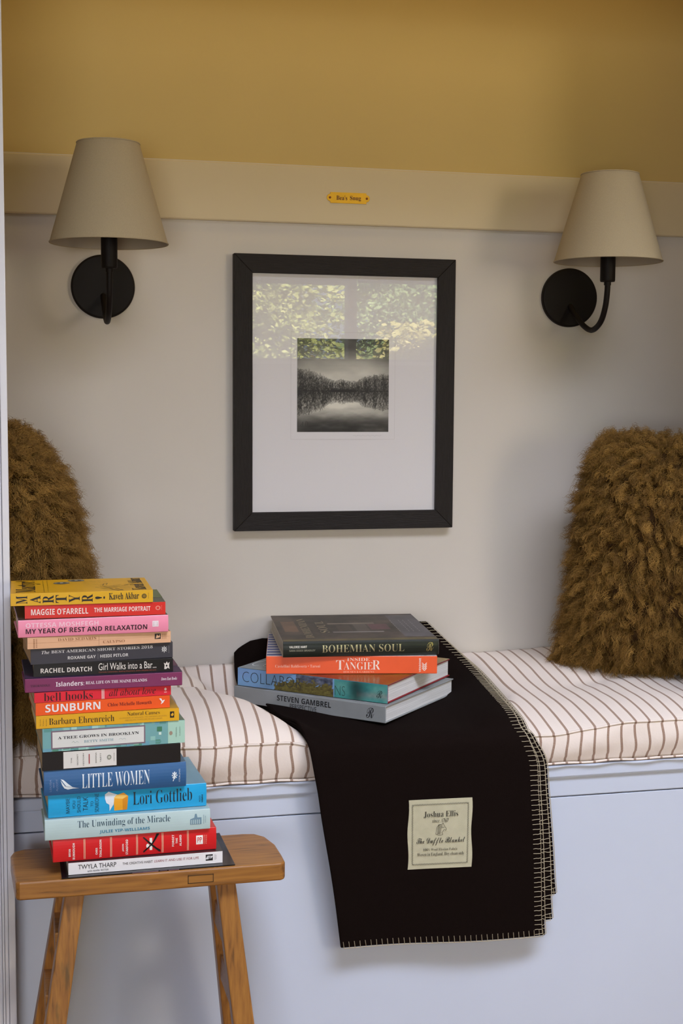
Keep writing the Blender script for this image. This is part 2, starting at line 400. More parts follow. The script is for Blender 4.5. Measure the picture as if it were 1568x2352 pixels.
def make_cushion():
    nx, ny = 340, 70
    xs = np.linspace(NX0+.004, NX1-.004, nx)
    tt = np.linspace(0, 1, ny)**1.7; ys = SEAM_Y + (-.004-SEAM_Y)*tt
    V = []; sx = []
    X, Yg = np.meshgrid(xs, ys)
    Z = cush_top(X, Yg)
    wr = .0012*(fbm(X*45, Yg*14, 3, 3)-.5)*np.clip((Yg-SEAM_Y)/.05, 0, 1)
    Z = Z + wr*2
    rows = [np.stack([X[j], Yg[j], Z[j]], -1) for j in range(ny)][::-1]      # back -> front seam
    warp = [xs + .0022*(fbm(xs*7, np.full(nx, y*9+3), 5, 3)-.5)*2 for y in ys][::-1]
    zt = cush_top(xs, np.full(nx, SEAM_Y))
    for k, q in enumerate(np.linspace(0, 1, 14)):
        z = zt + (.4345+.0025-zt)*q
        y = SEAM_Y - .006*np.sin(np.pi*q) + .006*q + .0016*np.sin(xs*38+q*3)*np.sin(np.pi*q) + .0035*(fbm(xs*30, np.full(nx, q*2.), 8, 3)-.5)*np.sin(np.pi*q)
        if k: rows.append(np.stack([xs, y, z], -1)); warp.append(xs+.002*np.sin(q*5+xs*20)+(.003 if q > .8 else .0015))
    for y, z in ((-.43, .4312), (-.2, .4312), (-.004, .4312)):
        rows.append(np.stack([xs, np.full(nx, y), np.full(nx, z)], -1)); warp.append(xs)
    V = np.concatenate(rows); n = len(rows); W_ = np.concatenate(warp)
    idx = np.arange(n*nx).reshape(n, nx)
    F_ = np.stack([idx[:-1, :-1], idx[1:, :-1], idx[1:, 1:], idx[:-1, 1:]], -1).reshape(-1, 4).tolist()
    F_ += [(idx[-1, i], idx[0, i], idx[0, i+1], idx[-1, i+1]) for i in range(nx-1)]
    F_ += [tuple(idx[:, 0][::-1].tolist()), tuple(idx[:, -1].tolist())]
    m = mat('striped_ticking', 'd8cbbb', .9, sheen=.2); nt = m.node_tree; b = nt.nodes['Principled BSDF']
    a = nt.nodes.new('ShaderNodeAttribute'); a.attribute_name = 'across'
    def mth(op, i0, v1=None, v2=None):
        q = nt.nodes.new('ShaderNodeMath'); q.operation = op
        if isinstance(i0, (int, float)): q.inputs[0].default_value = i0
        else: nt.links.new(i0, q.inputs[0])
        if v1 is not None:
            if isinstance(v1, (int, float)): q.inputs[1].default_value = v1
            else: nt.links.new(v1, q.inputs[1])
        return q.outputs[0]
    PIT = .0262
    fr = mth('FRACT', mth('DIVIDE', mth('ADD', a.outputs['Fac'], 1.0135), PIT))
    st = mth('LESS_THAN', mth('ABSOLUTE', mth('SUBTRACT', fr, .5)), .088)
    tc = nt.nodes.new('ShaderNodeTexCoord'); n1 = nt.nodes.new('ShaderNodeTexNoise'); n1.inputs['Scale'].default_value = 900; n1.inputs['Detail'].default_value = 2
    nt.links.new(tc.outputs['Object'], n1.inputs['Vector'])
    mx = nt.nodes.new('ShaderNodeMix'); mx.data_type = 'RGBA'
    mx.inputs['A'].default_value = (*lin('e3d7cf'), 1); mx.inputs['B'].default_value = (*lin('8a6a56'), 1)
    nt.links.new(mth('MULTIPLY', st, mth('ADD', mth('MULTIPLY', n1.outputs['Fac'], .5), .62)), mx.inputs['Factor'])
    nt.links.new(mx.outputs['Result'], b.inputs['Base Color'])
    bp = nt.nodes.new('ShaderNodeBump'); bp.inputs['Strength'].default_value = .25; bp.inputs['Distance'].default_value = .001
    n2 = nt.nodes.new('ShaderNodeTexNoise'); n2.inputs['Scale'].default_value = 260; n2.inputs['Detail'].default_value = 4
    nt.links.new(tc.outputs['Object'], n2.inputs['Vector']); nt.links.new(n2.outputs['Fac'], bp.inputs['Height']); nt.links.new(bp.outputs[0], b.inputs['Normal'])
    root = empty('bench_cushion', (0, 0, 0), label='long cream bench cushion with thin brown stripes and piped seams', cat='cushion')
    o = mesh('cushion_body', V.tolist(), F_, m, root, smooth=True)
    at = o.data.attributes.new('across', 'FLOAT', 'POINT'); at.data.foreach_set('value', W_.astype(np.float32))
    for nm, pts in (('piping', [(x, SEAM_Y-.0008, cush_top(x, SEAM_Y)+.0006+.0012*math.sin(x*55)*math.sin(x*17)) for x in xs[::2]]),
                    ('piping', [(x, -.4545+.0014*math.sin(x*70), .4372+.0012*math.sin(x*61+1)*math.sin(x*13)) for x in xs[::2]])):
        t = MB(); t.tube([tuple(map(float, p)) for p in pts], .0021, 6)
        q = t.build(nm, m, root, smooth=True)
        at = q.data.attributes.new('across', 'FLOAT', 'POINT'); at.data.foreach_set('value', np.array([v[0]+.002 for v in t.v], dtype=np.float32))
make_cushion()

# ------------------------------------------------------------------ blanket
wool = mat('dark_brown_wool', '120a08', .95, spec=.08, noise=.12, nscale=400, bump=.3, bscale=900)
thread = mat('cream_wool_thread', 'aca089', .8)
def blanket_layer(k):
    """returns P(s,t): s 0 wall end .. 1 bottom hem, t 0 left .. 1 right"""
    path = np.array([(-.010, 0), (-.05, 0), (-.10, 0), (-.17, 0), (-.24, 0), (-.31, 0), (-.37, 0), (-.41, 0), (-.438, 0), (-.456, 0)])
    hang_z = np.array([.497, .480, .455, .42, .38, .33, .28, .23, .18, .145])
    hang_y = np.array([-.4645, -.468, -.470, -.4705, -.470, -.469, -.468, -.466, -.463, -.461])
    ss = np.linspace(0, 1, 20)
    Lx = np.array([.018, .012, .016, .028, .038, .046, .054, .060, .064, .068, .071, .074, .078, .085, .090, .099, .108, .116, .123, .128])
    Rx = np.array([.4228, .4585, .5010, .5045, .4940, .4845, .4778, .4733, .4710, .4700, .4745, .4790, .476, .476, .479, .483, .486, .4885, .491, .4945])
    off = [(0, 0, 0), (.009, .002, -.002), (.024, .011, .012), (.032, .018, .056)][k]
    Rx = Rx + np.interp(np.arange(20), [0, 2, 9, 11, 12, 19], [off[1]*.35-.006, off[1]-.018, off[1]-.018, off[1]-.015, off[1]+.4*(off[0]-off[1]), off[0]])
    EZ = np.array([.6215, .588, .549, .5345, .533, .5315, .5285, .526, .521, .508])      # height of the right edge along the path
    Lx = Lx + (.0015*k)
    def P(s, t):
        s = np.asarray(s, float); t = np.asarray(t, float)
        lx = np.interp(s, ss, Lx); rx = np.interp(s, ss, Rx); x = lx+(rx-lx)*t
        top_y = np.interp(s*19, np.arange(10), path[:, 0])
        zt = cush_top(x, np.maximum(top_y, SEAM_Y+.0005)) + .003 + (3-k)*.0043
        # folded-back end heaped against the wall
        roll = sstep(-.125, -.075, top_y)
        hr = np.interp(x, [.012, .028, .05, .075, .10, .30, .36, .42, .46, .51], [.0, .016, .028, .032, .030, .026, .050, .068, .040, .0])
        zt = zt + roll*hr
        ez = np.interp(s*19, np.arange(10), EZ) - k*.0042; w_ = sstep(.72, .97, t); zt = zt*(1-w_)+ez*w_
        q = s*19-9
        fz = np.interp(q, np.arange(0, 11), np.concatenate([[0], hang_z])); fy = np.interp(q, np.arange(0, 11), np.concatenate([[0], hang_y]))
        zseam = cush_top(x, SEAM_Y+.0005)+.003+(3-k)*.0043
        hem = (off[2] - .012*(t if k < 2 else 0))*sstep(5, 10, q)
        zseam = zseam*(1-w_)+(EZ[-1]-k*.0042)*w_
        w = np.clip(q, 0, 1)
        z = np.where(q <= 0, zt, np.where(q < 1, zseam+(hang_z[0]-zseam)*w, fz+hem))
        y = np.where(q <= 0, top_y, np.where(q < 1, path[-1, 0]+(hang_y[0]-path[-1, 0])*w, fy))
        y = y - np.where(q > 0, (3-k)*.0046*np.clip(q, 0, 1), 0) - np.where(q > 1, .004*np.sin(t*7+s*3)*sstep(2, 8, q), 0)
        return np.stack([x, y, z], -1)
    return P
BL = empty('wool_blanket', (0, 0, 0), label='dark brown folded wool blanket with cream stitched edges hanging over the cushion', cat='blanket')
def smooth_layer(k):
    P = blanket_layer(k); ns, nt_ = 120, 50
    s, t = np.meshgrid(np.linspace(0, 1, ns), np.linspace(0, 1, nt_), indexing='ij')
    G = P(s, t)
    for _ in range(14):
        G[1:-1] = (G[:-2]+2*G[1:-1]+G[2:])/4
    return P, G
LAY = []
for k in (3, 2, 1, 0):
    P, G = smooth_layer(k); LAY.append((k, G)); ns, nt_ = G.shape[:2]
    idx = np.arange(ns*nt_).reshape(ns, nt_)
    F_ = np.stack([idx[:-1, :-1], idx[1:, :-1], idx[1:, 1:], idx[:-1, 1:]], -1).reshape(-1, 4).tolist()
    o = mesh('blanket_fold', G.reshape(-1, 3).tolist(), F_, wool, BL, smooth=True)
    so = o.modifiers.new('s', 'SOLIDIFY'); so.thickness = .0042; so.offset = 0
    bv = o.modifiers.new('b', 'BEVEL'); bv.width = .0016; bv.segments = 2; bv.limit_method = 'ANGLE'
LAYD = dict(LAY)
def grid_at(G, s, t):
    i = s*(G.shape[0]-1); j = t*(G.shape[1]-1); i0 = int(min(i, G.shape[0]-2)); j0 = int(min(j, G.shape[1]-2)); a = i-i0; b = j-j0
    p = G[i0, j0]*(1-a)*(1-b)+G[i0+1, j0]*a*(1-b)+G[i0, j0+1]*(1-a)*b+G[i0+1, j0+1]*a*b
    du = G[i0+1, j0]-G[i0, j0]; dv = G[i0, j0+1]-G[i0, j0]; n = np.cross(du, dv); n /= np.linalg.norm(n)
    return p, n
for k in (0, 1, 2, 3):
    G = LAYD[k]; st = MB()
    # walk down the right edge at an even spacing
    edge = G[:, -1]; d = np.concatenate([[0], np.cumsum(np.linalg.norm(np.diff(edge, axis=0), axis=1))]); n = int(d[-1]/.0088)
    wid = np.linalg.norm(G[:, -1]-G[:, 0], axis=1).mean(); rim = []
    for i in range(n):
        s = float(np.interp((i+.5)/n*d[-1], d, np.linspace(0, 1, len(d))))
        L = (.0145, .006, .0145, .011)[k]
        pts = []
        for q in np.linspace(0, 1, 4):
            ds = (0 if k == 0 else .0028*q*(1 if i % 2 else -1)) + random.uniform(-.0006, .0006)
            p, nn = grid_at(G, min(1, max(0, s+ds)), 1-(L*q*random.uniform(.97, 1.03))/wid)
            if nn[1] > 0 and abs(nn[1]) > abs(nn[2]): nn = -nn
            if nn[2] < 0 and abs(nn[2]) > abs(nn[1]): nn = -nn
            pts.append(tuple(p+nn*.0030+np.array([.0008 if q == 0 else 0, 0, 0])))
        rim.append(pts[0]); st.tube(pts, .00054, 4)
    st.tube(rim, .0005 if k == 0 else .0008, 4)
    # hem
    hem = G[-1]; hl = np.concatenate([[0], np.cumsum(np.linalg.norm(np.diff(hem, axis=0), axis=1))]); m_ = int(hl[-1]/.0098); rim = []
    hgt = d[-1]
    for i in range(m_):
        t = (i+.5)/m_; pts = []
        for q in np.linspace(0, 1, 4):
            p, nn = grid_at(G, 1-.0150*q/hgt, t+random.uniform(-.0005, .0005))
            if nn[1] > 0: nn = -nn
            pts.append(tuple(p+nn*.0030+np.array([0, 0, -.0006 if q == 0 else 0])))
        rim.append(pts[0]); st.tube(pts, .00054, 4)
    st.tube(rim, .0006, 4)
    st.build('edge_stitching', thread, BL, kind='stuff', label='cream blanket stitch')
# sewn label
def plane_map(o, ax, az, n):   # o origin, ax unit vector for a, az unit vector for b, n lift direction
    o, ax, az, n = (np.array(q, float) for q in (o, ax, az, n))
    return lambda a, b, l=0: tuple(o+ax*a+az*b+n*l)
lw, lh = .113, .123
LM = plane_map((.2440, -.4835, .2750), (1, 0, -.010), (-.008, .0, 1), (0, -1, 0))
# the label lies on the front fold: follow its surface
Gf = LAYD[0]
def on_front(a, b, l=0):
    x, _, z = LM(a, b)
    i = int(np.argmin(np.abs(Gf[:, 25, 2]-z)+np.where(np.arange(len(Gf)) < 60, 9, 0))); row = Gf[i]
    y = np.interp(x, row[:, 0], row[:, 1])
    return (x, float(y)-.0026-l, z)
lab = empty('fabric_label', (0, 0, 0)); lab.parent = BL; lab['label'] = 'cream woven cloth label with black lettering'
u, v = np.meshgrid(np.linspace(0, 1, 16), np.linspace(0, 1, 16))
vs = [on_front(a*lw+.0012*math.sin(b*9)*(1 if a in (0, 1) else 0), b*lh, .0004) for a, b in zip(u.ravel(), v.ravel())]
idx = np.arange(256).reshape(16, 16)
lo = mesh('label_cloth', vs, np.stack([idx[:-1, :-1], idx[:-1, 1:], idx[1:, 1:], idx[1:, :-1]], -1).reshape(-1, 4).tolist(), mat('label_cloth', 'b9b59b', .8, noise=.06, nscale=60, bump=.2, bscale=900), lab)
so = lo.modifiers.new('s', 'SOLIDIFY'); so.thickness = .0007
ink = Ink(lambda a, b, l=0: on_front(a, b, .0012+l)); K = '26241f'
for (t, sty, a0, a1, b0, b1) in (('Joshua Ellis', 'serif', .24, .78, .735, .83), ('since. 1767', 'it', .37, .63, .665, .72),
        ('The Duffle Blanket', 'script', .13, .89, .335, .45), ('100% Wool Elysian Fabric', 'serif', .235, .775, .25, .298), ('Woven in England, Dry clean only', 'serif', .145, .88, .175, .235)):
    ink.text(t, sty, a0*lw, a1*lw, b0*lh, b1*lh, K)
# horse head
hp = [(.43,.50),(.45,.60),(.49,.635),(.535,.64),(.545,.655),(.555,.635),(.575,.60),(.60,.565),(.585,.55),(.56,.56),(.545,.54),(.53,.52),(.54,.49),(.50,.475),(.46,.485)]
for i in range(len(hp)): ink.line([(hp[i][0]*lw, hp[i][1]*lh), (hp[(i+1) % len(hp)][0]*lw, hp[(i+1) % len(hp)][1]*lh)], .0005, K)
for i in range(9):
    y0 = .495+.016*i; ink.line([((.45+.002*i)*lw, y0*lh), ((.48)*lw, (y0+.012)*lh), ((.50+.004*i)*lw, (y0-.004)*lh)], .0006, K)
for i in range(2): ink.line([((.52+.02*i)*lw, .60*lh), ((.54+.02*i)*lw, .585*lh)], .0006, K)
z = []
for a0, b0, a1, b1 in ((.07, .07, .93, .07), (.93, .07, .94, .93), (.94, .93, .06, .93), (.06, .93, .07, .07)):
    n = 34
    for i in range(n):
        a = a0+(a1-a0)*i/n; b = b0+(b1-b0)*i/n; dx, dy = (a1-a0)/n, (b1-b0)/n; s = .011
        ox, oy = (-dy/abs(dy)*s if dy else 0), (dx/abs(dx)*s if abs(dx) > abs(dy) else 0)
        if abs(dy) > abs(dx): oy = 0
        else: ox = 0
        ink.line([((a-ox)*lw, (b-oy)*lh), ((a+dx*.5+ox)*lw, (b+dy*.5+oy)*lh), ((a+dx-ox)*lw, (b+dy-oy)*lh)], .00045, K)
ink.build('label_lettering', lab)

# ------------------------------------------------------------------ picture
def picture():
    X0, X1, Z0, Z1 = .0165, .4675, .8165, 1.3585
    r = empty('framed_print', ((X0+X1)/2, 0, Z0), label='black oak framed black and white lake photograph hanging between the wall lamps', cat='picture')
    cx = (X0+X1)/2
    bw = mat('black_oak', '1c1715', .6, spec=.3, noise=.35, nscale=60, stretch=(1, 1, 1), bump=.5, bscale=180)
    bv_ = mat('black_oak_upright', '1c1715', .6, spec=.3, noise=.35, nscale=90, stretch=(6, 1, .35), bump=.6, bscale=160)
    bh_ = mat('black_oak_crosswise', '1c1715', .6, spec=.3, noise=.35, nscale=90, stretch=(.35, 1, 6), bump=.6, bscale=160)
    W, H, t, D = X1-X0, Z1-Z0, .0365, .022
    def q(p, m):   # mitred bar
        mb = MB(); bk = [(a, -.002, b) for a, b in p]; ft = [(a, -D, b) for a, b in p]
        mb.add(ft+bk, [(0, 1, 2, 3), (7, 6, 5, 4), (0, 4, 5, 1), (1, 5, 6, 2), (2, 6, 7, 3), (3, 7, 4, 0)]); mb.build('frame_bar', m, r, bevel=.0012)
    w2 = W/2
    q([(-w2, 0), (w2, 0), (w2-t, t), (-w2+t, t)], bh_); q([(w2, 0), (w2, H), (w2-t, H-t), (w2-t, t)], bv_)
    q([(w2, H), (-w2, H), (-w2+t, H-t), (w2-t, H-t)], bh_); q([(-w2, H), (-w2, 0), (-w2+t, t), (-w2+t, H-t)], bv_)
    b = MB(); b.box(-w2+.02, w2-.02, -.012, -.006, .02, H-.02); b.build('mount_board', mat('mount_board', 'd9d6d8', .8, bump=.05), r)
    def fn(u, v):
        hz = .44
        mt = np.where(u < .5, .235-.55*np.clip(u, 0, .34)**1.0*.62, .12)          # treeline height over the water
        mt = np.interp(u, [0, .12, .25, .33, .42, .5, .55, .6, .66, .74, .85, .95, 1], [.225, .21, .17, .125, .105, .12, .105, .10, .105, .15, .165, .18, .18])
        mt = mt*(.93+.22*fbm(u*26, u*0, 4, 4))
        d = v-hz; up = d > 0
        ad = np.abs(d)/np.where(up, mt, mt*1.12)
        streak = fbm(u*80+fbm(u*9, v*14, 2, 3)*6, v*6, 11, 4, .75); fine = fbm(u*150, v*90, 13, 3)
        tree = (ad < 1+.25*(fine-.5)); dens = np.clip(.92-.42*ad+1.1*(streak-.5)+1.2*(fine-.5), 0, 1)*np.where(ad > .75, np.clip((1.08-ad)/.33, 0, 1)*.6+.35, 1)
        sky = np.where(up, np.interp(v, [.44, .62, .72, .8, .9, 1], [.78, .76, .66, .50, .36, .24]) + .18*(fbm(u*4, v*9, 21, 4)-.5),
                       np.interp(v, [0, .06, .12, .2, .3, .44], [.16, .22, .36, .58, .78, .80]) + .75*(fbm(u*3.2+1, v*10, 27, 5)-.5)*np.interp(v, [0, .3, .44], [1, .6, .2]))
        g = np.where(tree, sky*(1-dens)+.10*dens+.10*(fine-.5), sky)
        g = np.where((np.abs(v-.443) < .017) & (u > .36) & (u < .64), .09, g)
        g = np.where((np.abs(v-hz) < .004), g*.5, g)
        edge = 1-.16*np.clip(np.abs(u-.5)*2, 0, 1)**3
        g = np.clip(g*edge, .06, .85)
        return g*1.0, g*.985, g*.93
    P = lambda u, v: np.stack([.1440-cx+.188*u, np.full(u.shape, -.0124), 1.0120-Z0+.185*v], -1)
    print_panel('photograph', P, 230, 226, fn, r, rough=.6)
    ink = Ink(plane_map((0, -.0122, 0), (1, 0, 0), (0, 0, 1), (0, -1, 0)))
    x0, x1, z0, z1 = .1440-cx-.013, .332-cx+.013, 1.012-Z0-.015, 1.197-Z0+.013
    ink.frame(x0, x1, z0, z1, .0006, 'c6c2c2')
    ink.text('A D', 'it', .150-cx, .166-cx, 1.024-Z0, 1.033-Z0, '1c1b19', lift=.0006)
    g = [(.258-cx+.0035*i, 1.0045-Z0+.0015*math.sin(i*2.3)) for i in range(18)]
    ink.line(g, .0003, 'aaa6a6')
    ink.build('print_border', r)
    gm = bpy.data.materials.new('picture_glass'); gm.use_nodes = True; thin_glass(gm, 1.52)
    g = MB(); g.add([(-w2+t-.004, -.0165, t-.004), (w2-t+.004, -.0165, t-.004), (w2-t+.004, -.0165, H-t+.004), (-w2+t-.004, -.0165, H-t+.004)], [(0, 1, 2, 3)]); g.build('glazing', gm, r)
picture()

# ------------------------------------------------------------------ plaque
pl = empty('name_plaque', (.2465, -.009, 1.4735), label='small yellow engraved nameplate screwed to the wall rail', cat='plaque')
pl.rotation_euler = (0, R(-.2), 0)
o_ = []
w2, h2 = .043, .0105
arc = lambda cx_, s: [(cx_+s*.0072*math.cos(a), .0072*math.sin(a)*1.0) for a in np.linspace(-math.pi/2, math.pi/2, 10)]
right = [(w2-.006, -h2), (w2-.0065, -.0075)]+[(w2-.0065+.0072*math.cos(a), .0072*math.sin(a)) for a in np.linspace(-1.35, 1.35, 9)]+[(w2-.0065, .0075), (w2-.006, h2)]
left = [(-a, -b) for a, b in right]
out = right+left
mb = MB(); n = len(out); mb.add([(a, -.0016, b) for a, b in out]+[(a, 0, b) for a, b in out], [tuple(range(n)), tuple(range(n, 2*n))[::-1]]+[(i, n+i, n+(i+1) % n, (i+1) % n) for i in range(n)])
mb.build('plate', mat('brass_yellow', 'e0ac18', .38, metal=.25, noise=.05, nscale=60), pl, bevel=.0004)
ink = Ink(plane_map((0, -.0018, 0), (1, 0, 0), (0, 0, 1), (0, -1, 0)))
ink.text("Bea's", 'serifb', -.0245, -.0025, -.0045, .0045, '5a1a0c'); ink.text('Snug', 'serifb', .0030, .0255, -.0062, .0045, '5a1a0c'); ink.build('plaque_lettering', pl)
for sx in (-1, 1):
    s = MB(); s.lathe([(.0022, 0), (.0022, .0008), (.0014, .0014)], (sx*.0375, -.0016, 0), 'y', 16); s.build('screw', mat('plaque_screw', '7a3a14', .4, metal=.5), pl)

# ------------------------------------------------------------------ wall lamps
blackm = mat('dark_bronze_metal', '130d0b', .55, spec=.2)
shadem = mat('linen_shade', 'a8997d', .9, noise=.04, nscale=500, stretch=(1, 1, 1), bump=.15, bscale=2200)
shadei = mat('shade_lining', 'a89c8a', .9)
def sconce(x, zt, zb, label):
    r = empty('wall_lamp', (x, 0, 1.289), label=label, cat='lamp', group='wall lamps with cone shades')
    b = MB(); b.lathe([(.0603, 0), (.0603, .009), (.0590, .0115), (.0565, .0125)], (0, 0, 0), 'y', 64); b.build('backplate', blackm, r, smooth=False, bevel=.0008)
    SY = -.192
    a = MB(); pts = bez([(0, -.008, -.016), (0, -.045, -.040), (0, -.085, -.062), (0, -.125, -.0715), (0, -.163, -.058), (0, -.184, -.030), (0, -.192, .002), (0, SY, .022)], 8)
    a.tube([tuple(p) for p in pts], .0056, 12); a.build('arm', blackm, r, smooth=True)
    h = MB(); h.lathe([(.0068, .012), (.0068, .018), (.0136, .0185), (.0145, .021), (.0145, .074), (.012, .076), (.006, .085)], (0, SY, 0), 'z', 32); h.build('lamp_holder', blackm, r)
    z0, z1 = zb-1.289, zt-1.289; R0, R1 = .1037, .0548
    s = MB(); s.lathe([(R0, z0), (R1, z1), (R1-.0016, z1), (R0-.0016, z0)], (0, SY, 0), 'z', 96, close=True)
    so = s.build('lamp_shade', [shadem, shadei], r, smooth=False)
    me = so.data
    for p in me.polygons:
        c_ = p.center; rad = math.hypot(c_.x, c_.y-SY); n = p.normal
        if n.x*c_.x+n.y*(c_.y-SY) < 0: p.material_index = 1
        p.use_smooth = True
    me.set_sharp_from_angle(angle=R(40)) if hasattr(me, 'set_sharp_from_angle') else None
    for q, w in ((R0, z0), (R1, z1)):
        e = MB(); e.tube([(q*math.cos(t), SY+q*math.sin(t), w) for t in np.linspace(0, 2*math.pi, 73)], .0013, 6)
        e.build('shade_trim', shadem, r, smooth=True)
    g = MB(); g.tube([(.012*math.cos(t), SY+.012*math.sin(t), .079) for t in np.linspace(0, 2*math.pi, 25)], .0012, 6)
    for k in range(3):
        t = k*2.094+.5; g.tube([(.012*math.cos(t), SY+.012*math.sin(t), .079), ((R0-.018)*math.cos(t), SY+(R0-.018)*math.sin(t), .11)], .0012, 6)
    g.build('shade_ring', blackm, r)
    bu = MB(); bu.lathe([(.008, .085), (.012, .095), (.024, .125), (.026, .145), (.018, .165), (.006, .175)], (0, SY, 0), 'z', 24); bu.build('bulb', mat('frosted_bulb', 'e8e4dc', .4), r, smooth=True)
sconce(-.2335, 1.5245, 1.3515, 'wall lamp with linen cone shade at left, its arm in front of the backplate')
sconce(.7200, 1.5115, 1.3465, 'wall lamp with linen cone shade at right, its curved arm beside the backplate')

# ------------------------------------------------------------------ stool
def stool():
    r = empty('wooden_stool', (0, 0, 0), label='small honey coloured wooden stool under the tall stack of books', cat='stool')
    wood = {}
    def wm(name, stretch):
        m = mat(name, 'b5823f', .42, coat=.15); nt = m.node_tree; b = nt.nodes['Principled BSDF']
        tc = nt.nodes.new('ShaderNodeTexCoord'); mp = nt.nodes.new('ShaderNodeMapping'); mp.inputs['Scale'].default_value = stretch
        nt.links.new(tc.outputs['Object'], mp.inputs[0])
        n = nt.nodes.new('ShaderNodeTexNoise'); n.inputs['Scale'].default_value = 9; n.inputs['Detail'].default_value = 8; n.inputs['Distortion'].default_value = .35
        nt.links.new(mp.outputs[0], n.inputs['Vector'])
        ra = nt.nodes.new('ShaderNodeValToRGB'); e = ra.color_ramp.elements
        e[0].position = .30; e[0].color = (*lin('6b4722'), 1); e[1].position = .62; e[1].color = (*lin('a06d31'), 1)
        q = e.new(.42); q.color = (*lin('8e5e2b'), 1)
        q = e.new(.8); q.color = (*lin('ad7a3b'), 1)
        nt.links.new(n.outputs['Fac'], ra.inputs[0])
        # knocks and dark wear marks
        n2 = nt.nodes.new('ShaderNodeTexNoise'); n2.inputs['Scale'].default_value = 14; n2.inputs['Detail'].default_value = 3
        mp2 = nt.nodes.new('ShaderNodeMapping'); mp2.inputs['Scale'].default_value = [math.sqrt(q)*.8 for q in stretch]
        nt.links.new(tc.outputs['Object'], mp2.inputs[0]); nt.links.new(mp2.outputs[0], n2.inputs['Vector'])
        r2 = nt.nodes.new('ShaderNodeValToRGB'); r2.color_ramp.elements[0].position = .68; r2.color_ramp.elements[1].position = .80
        nt.links.new(n2.outputs['Fac'], r2.inputs[0])
        mx = nt.nodes.new('ShaderNodeMix'); mx.data_type = 'RGBA'; mx.inputs['B'].default_value = (*lin('5e4a2a'), 1)
        nt.links.new(r2.outputs['Color'], mx.inputs['Factor']); nt.links.new(ra.outputs['Color'], mx.inputs['A']); nt.links.new(mx.outputs['Result'], b.inputs['Base Color'])
        bp = nt.nodes.new('ShaderNodeBump'); bp.inputs['Strength'].default_value = .25; bp.inputs['Distance'].default_value = .001
        nt.links.new(n.outputs['Fac'], bp.inputs['Height']); nt.links.new(bp.outputs[0], b.inputs['Normal']); return m
    wx = wm('honey_wood_along', (1.2, 16, 16)); wz = wm('honey_wood_upright', (20, 20, .9))
    out = [(-.4085, -.6680), (-.403, -.6715), (-.22, -.6735), (-.014, -.6730), (-.0085, -.6690), (-.0065, -.663), (-.006, -.635), (-.007, -.585), (-.016, -.545), (-.030, -.527), (-.05, -.5230), (-.25, -.522), (-.395, -.523), (-.412, -.532), (-.4165, -.55), (-.4125, -.62), (-.410, -.660)]
    n = len(out); mb = MB()
    mb.add([(a, b, .3455) for a, b in out]+[(a, b, .3735) for a, b in out], [tuple(range(n))[::-1], tuple(range(n, 2*n))]+[(i, (i+1) % n, n+(i+1) % n, n+i) for i in range(n)])
    o = mb.build('seat', wx, r, bevel=.006, seg=4)
    def leg(p0, p1, w0, w1, d0, d1):
        m = MB(); (xa, ya, za), (xb, yb, zb) = p0, p1
        m.hexa([(xb-w1/2, yb-d1/2, zb), (xb+w1/2, yb-d1/2, zb), (xb+w1/2, yb+d1/2, zb), (xb-w1/2, yb+d1/2, zb),
                (xa-w0/2, ya-d0/2, za), (xa+w0/2, ya-d0/2, za), (xa+w0/2, ya+d0/2, za), (xa-w0/2, ya+d0/2, za)])
        return m.build('leg', wz, r, bevel=.0025)
    leg((-.3230, -.640, .346), (-.3939, -.681, -.1), .029, .0345, .030, .033)
    leg((-.0965, -.640, .346), (-.0469, -.681, -.1), .029, .0355, .030, .033)
    leg((-.3280, -.555, .346), (-.3989, -.4995, -.1), .029, .0345, .030, .033)
    leg((-.0985, -.555, .346), (-.0489, -.4995, -.1), .029, .0355, .030, .033)
    for xt, sl in ((-.3262, .159), (-.0965, -.111)):
        for z, h in ((.262, .040), (.165, .044)):
            dx = sl*(z-.346); k = MB(); k.box(xt+dx-.0135, xt+dx+.008, -.645, -.540, z-h/2, z+h/2); k.build('stretcher', wx, r, bevel=.002)
    ik = Ink(plane_map((0, -.6737, 0), (1, 0, 0), (0, 0, 1), (0, -1, 0)))
    ik.frame(-.157, -.118, .3525, .3655, .0012, '4a3216'); ik.build('joint_line', r)
stool()

# ------------------------------------------------------------------ books
pagem = {}
def page_mat(c):
    if c in pagem: return pagem[c]
    m = mat('pages_'+c, c, .9); nt = m.node_tree; b = nt.nodes['Principled BSDF']
    tc = nt.nodes.new('ShaderNodeTexCoord'); mp = nt.nodes.new('ShaderNodeMapping'); mp.inputs['Scale'].default_value = (8, 8, 2600)
    nt.links.new(tc.outputs['Object'], mp.inputs[0]); n = nt.nodes.new('ShaderNodeTexNoise'); n.inputs['Scale'].default_value = 1; n.inputs['Detail'].default_value = 2
    nt.links.new(mp.outputs[0], n.inputs['Vector']); ra = nt.nodes.new('ShaderNodeValToRGB'); e = ra.color_ramp.elements
    l = lin(c); e[0].position = .35; e[0].color = (*[q*.68 for q in l], 1); e[1].position = .6; e[1].color = (*l, 1)
    nt.links.new(n.outputs['Fac'], ra.inputs[0]); nt.links.new(ra.outputs[0], b.inputs['Base Color']); pagem[c] = m; return m
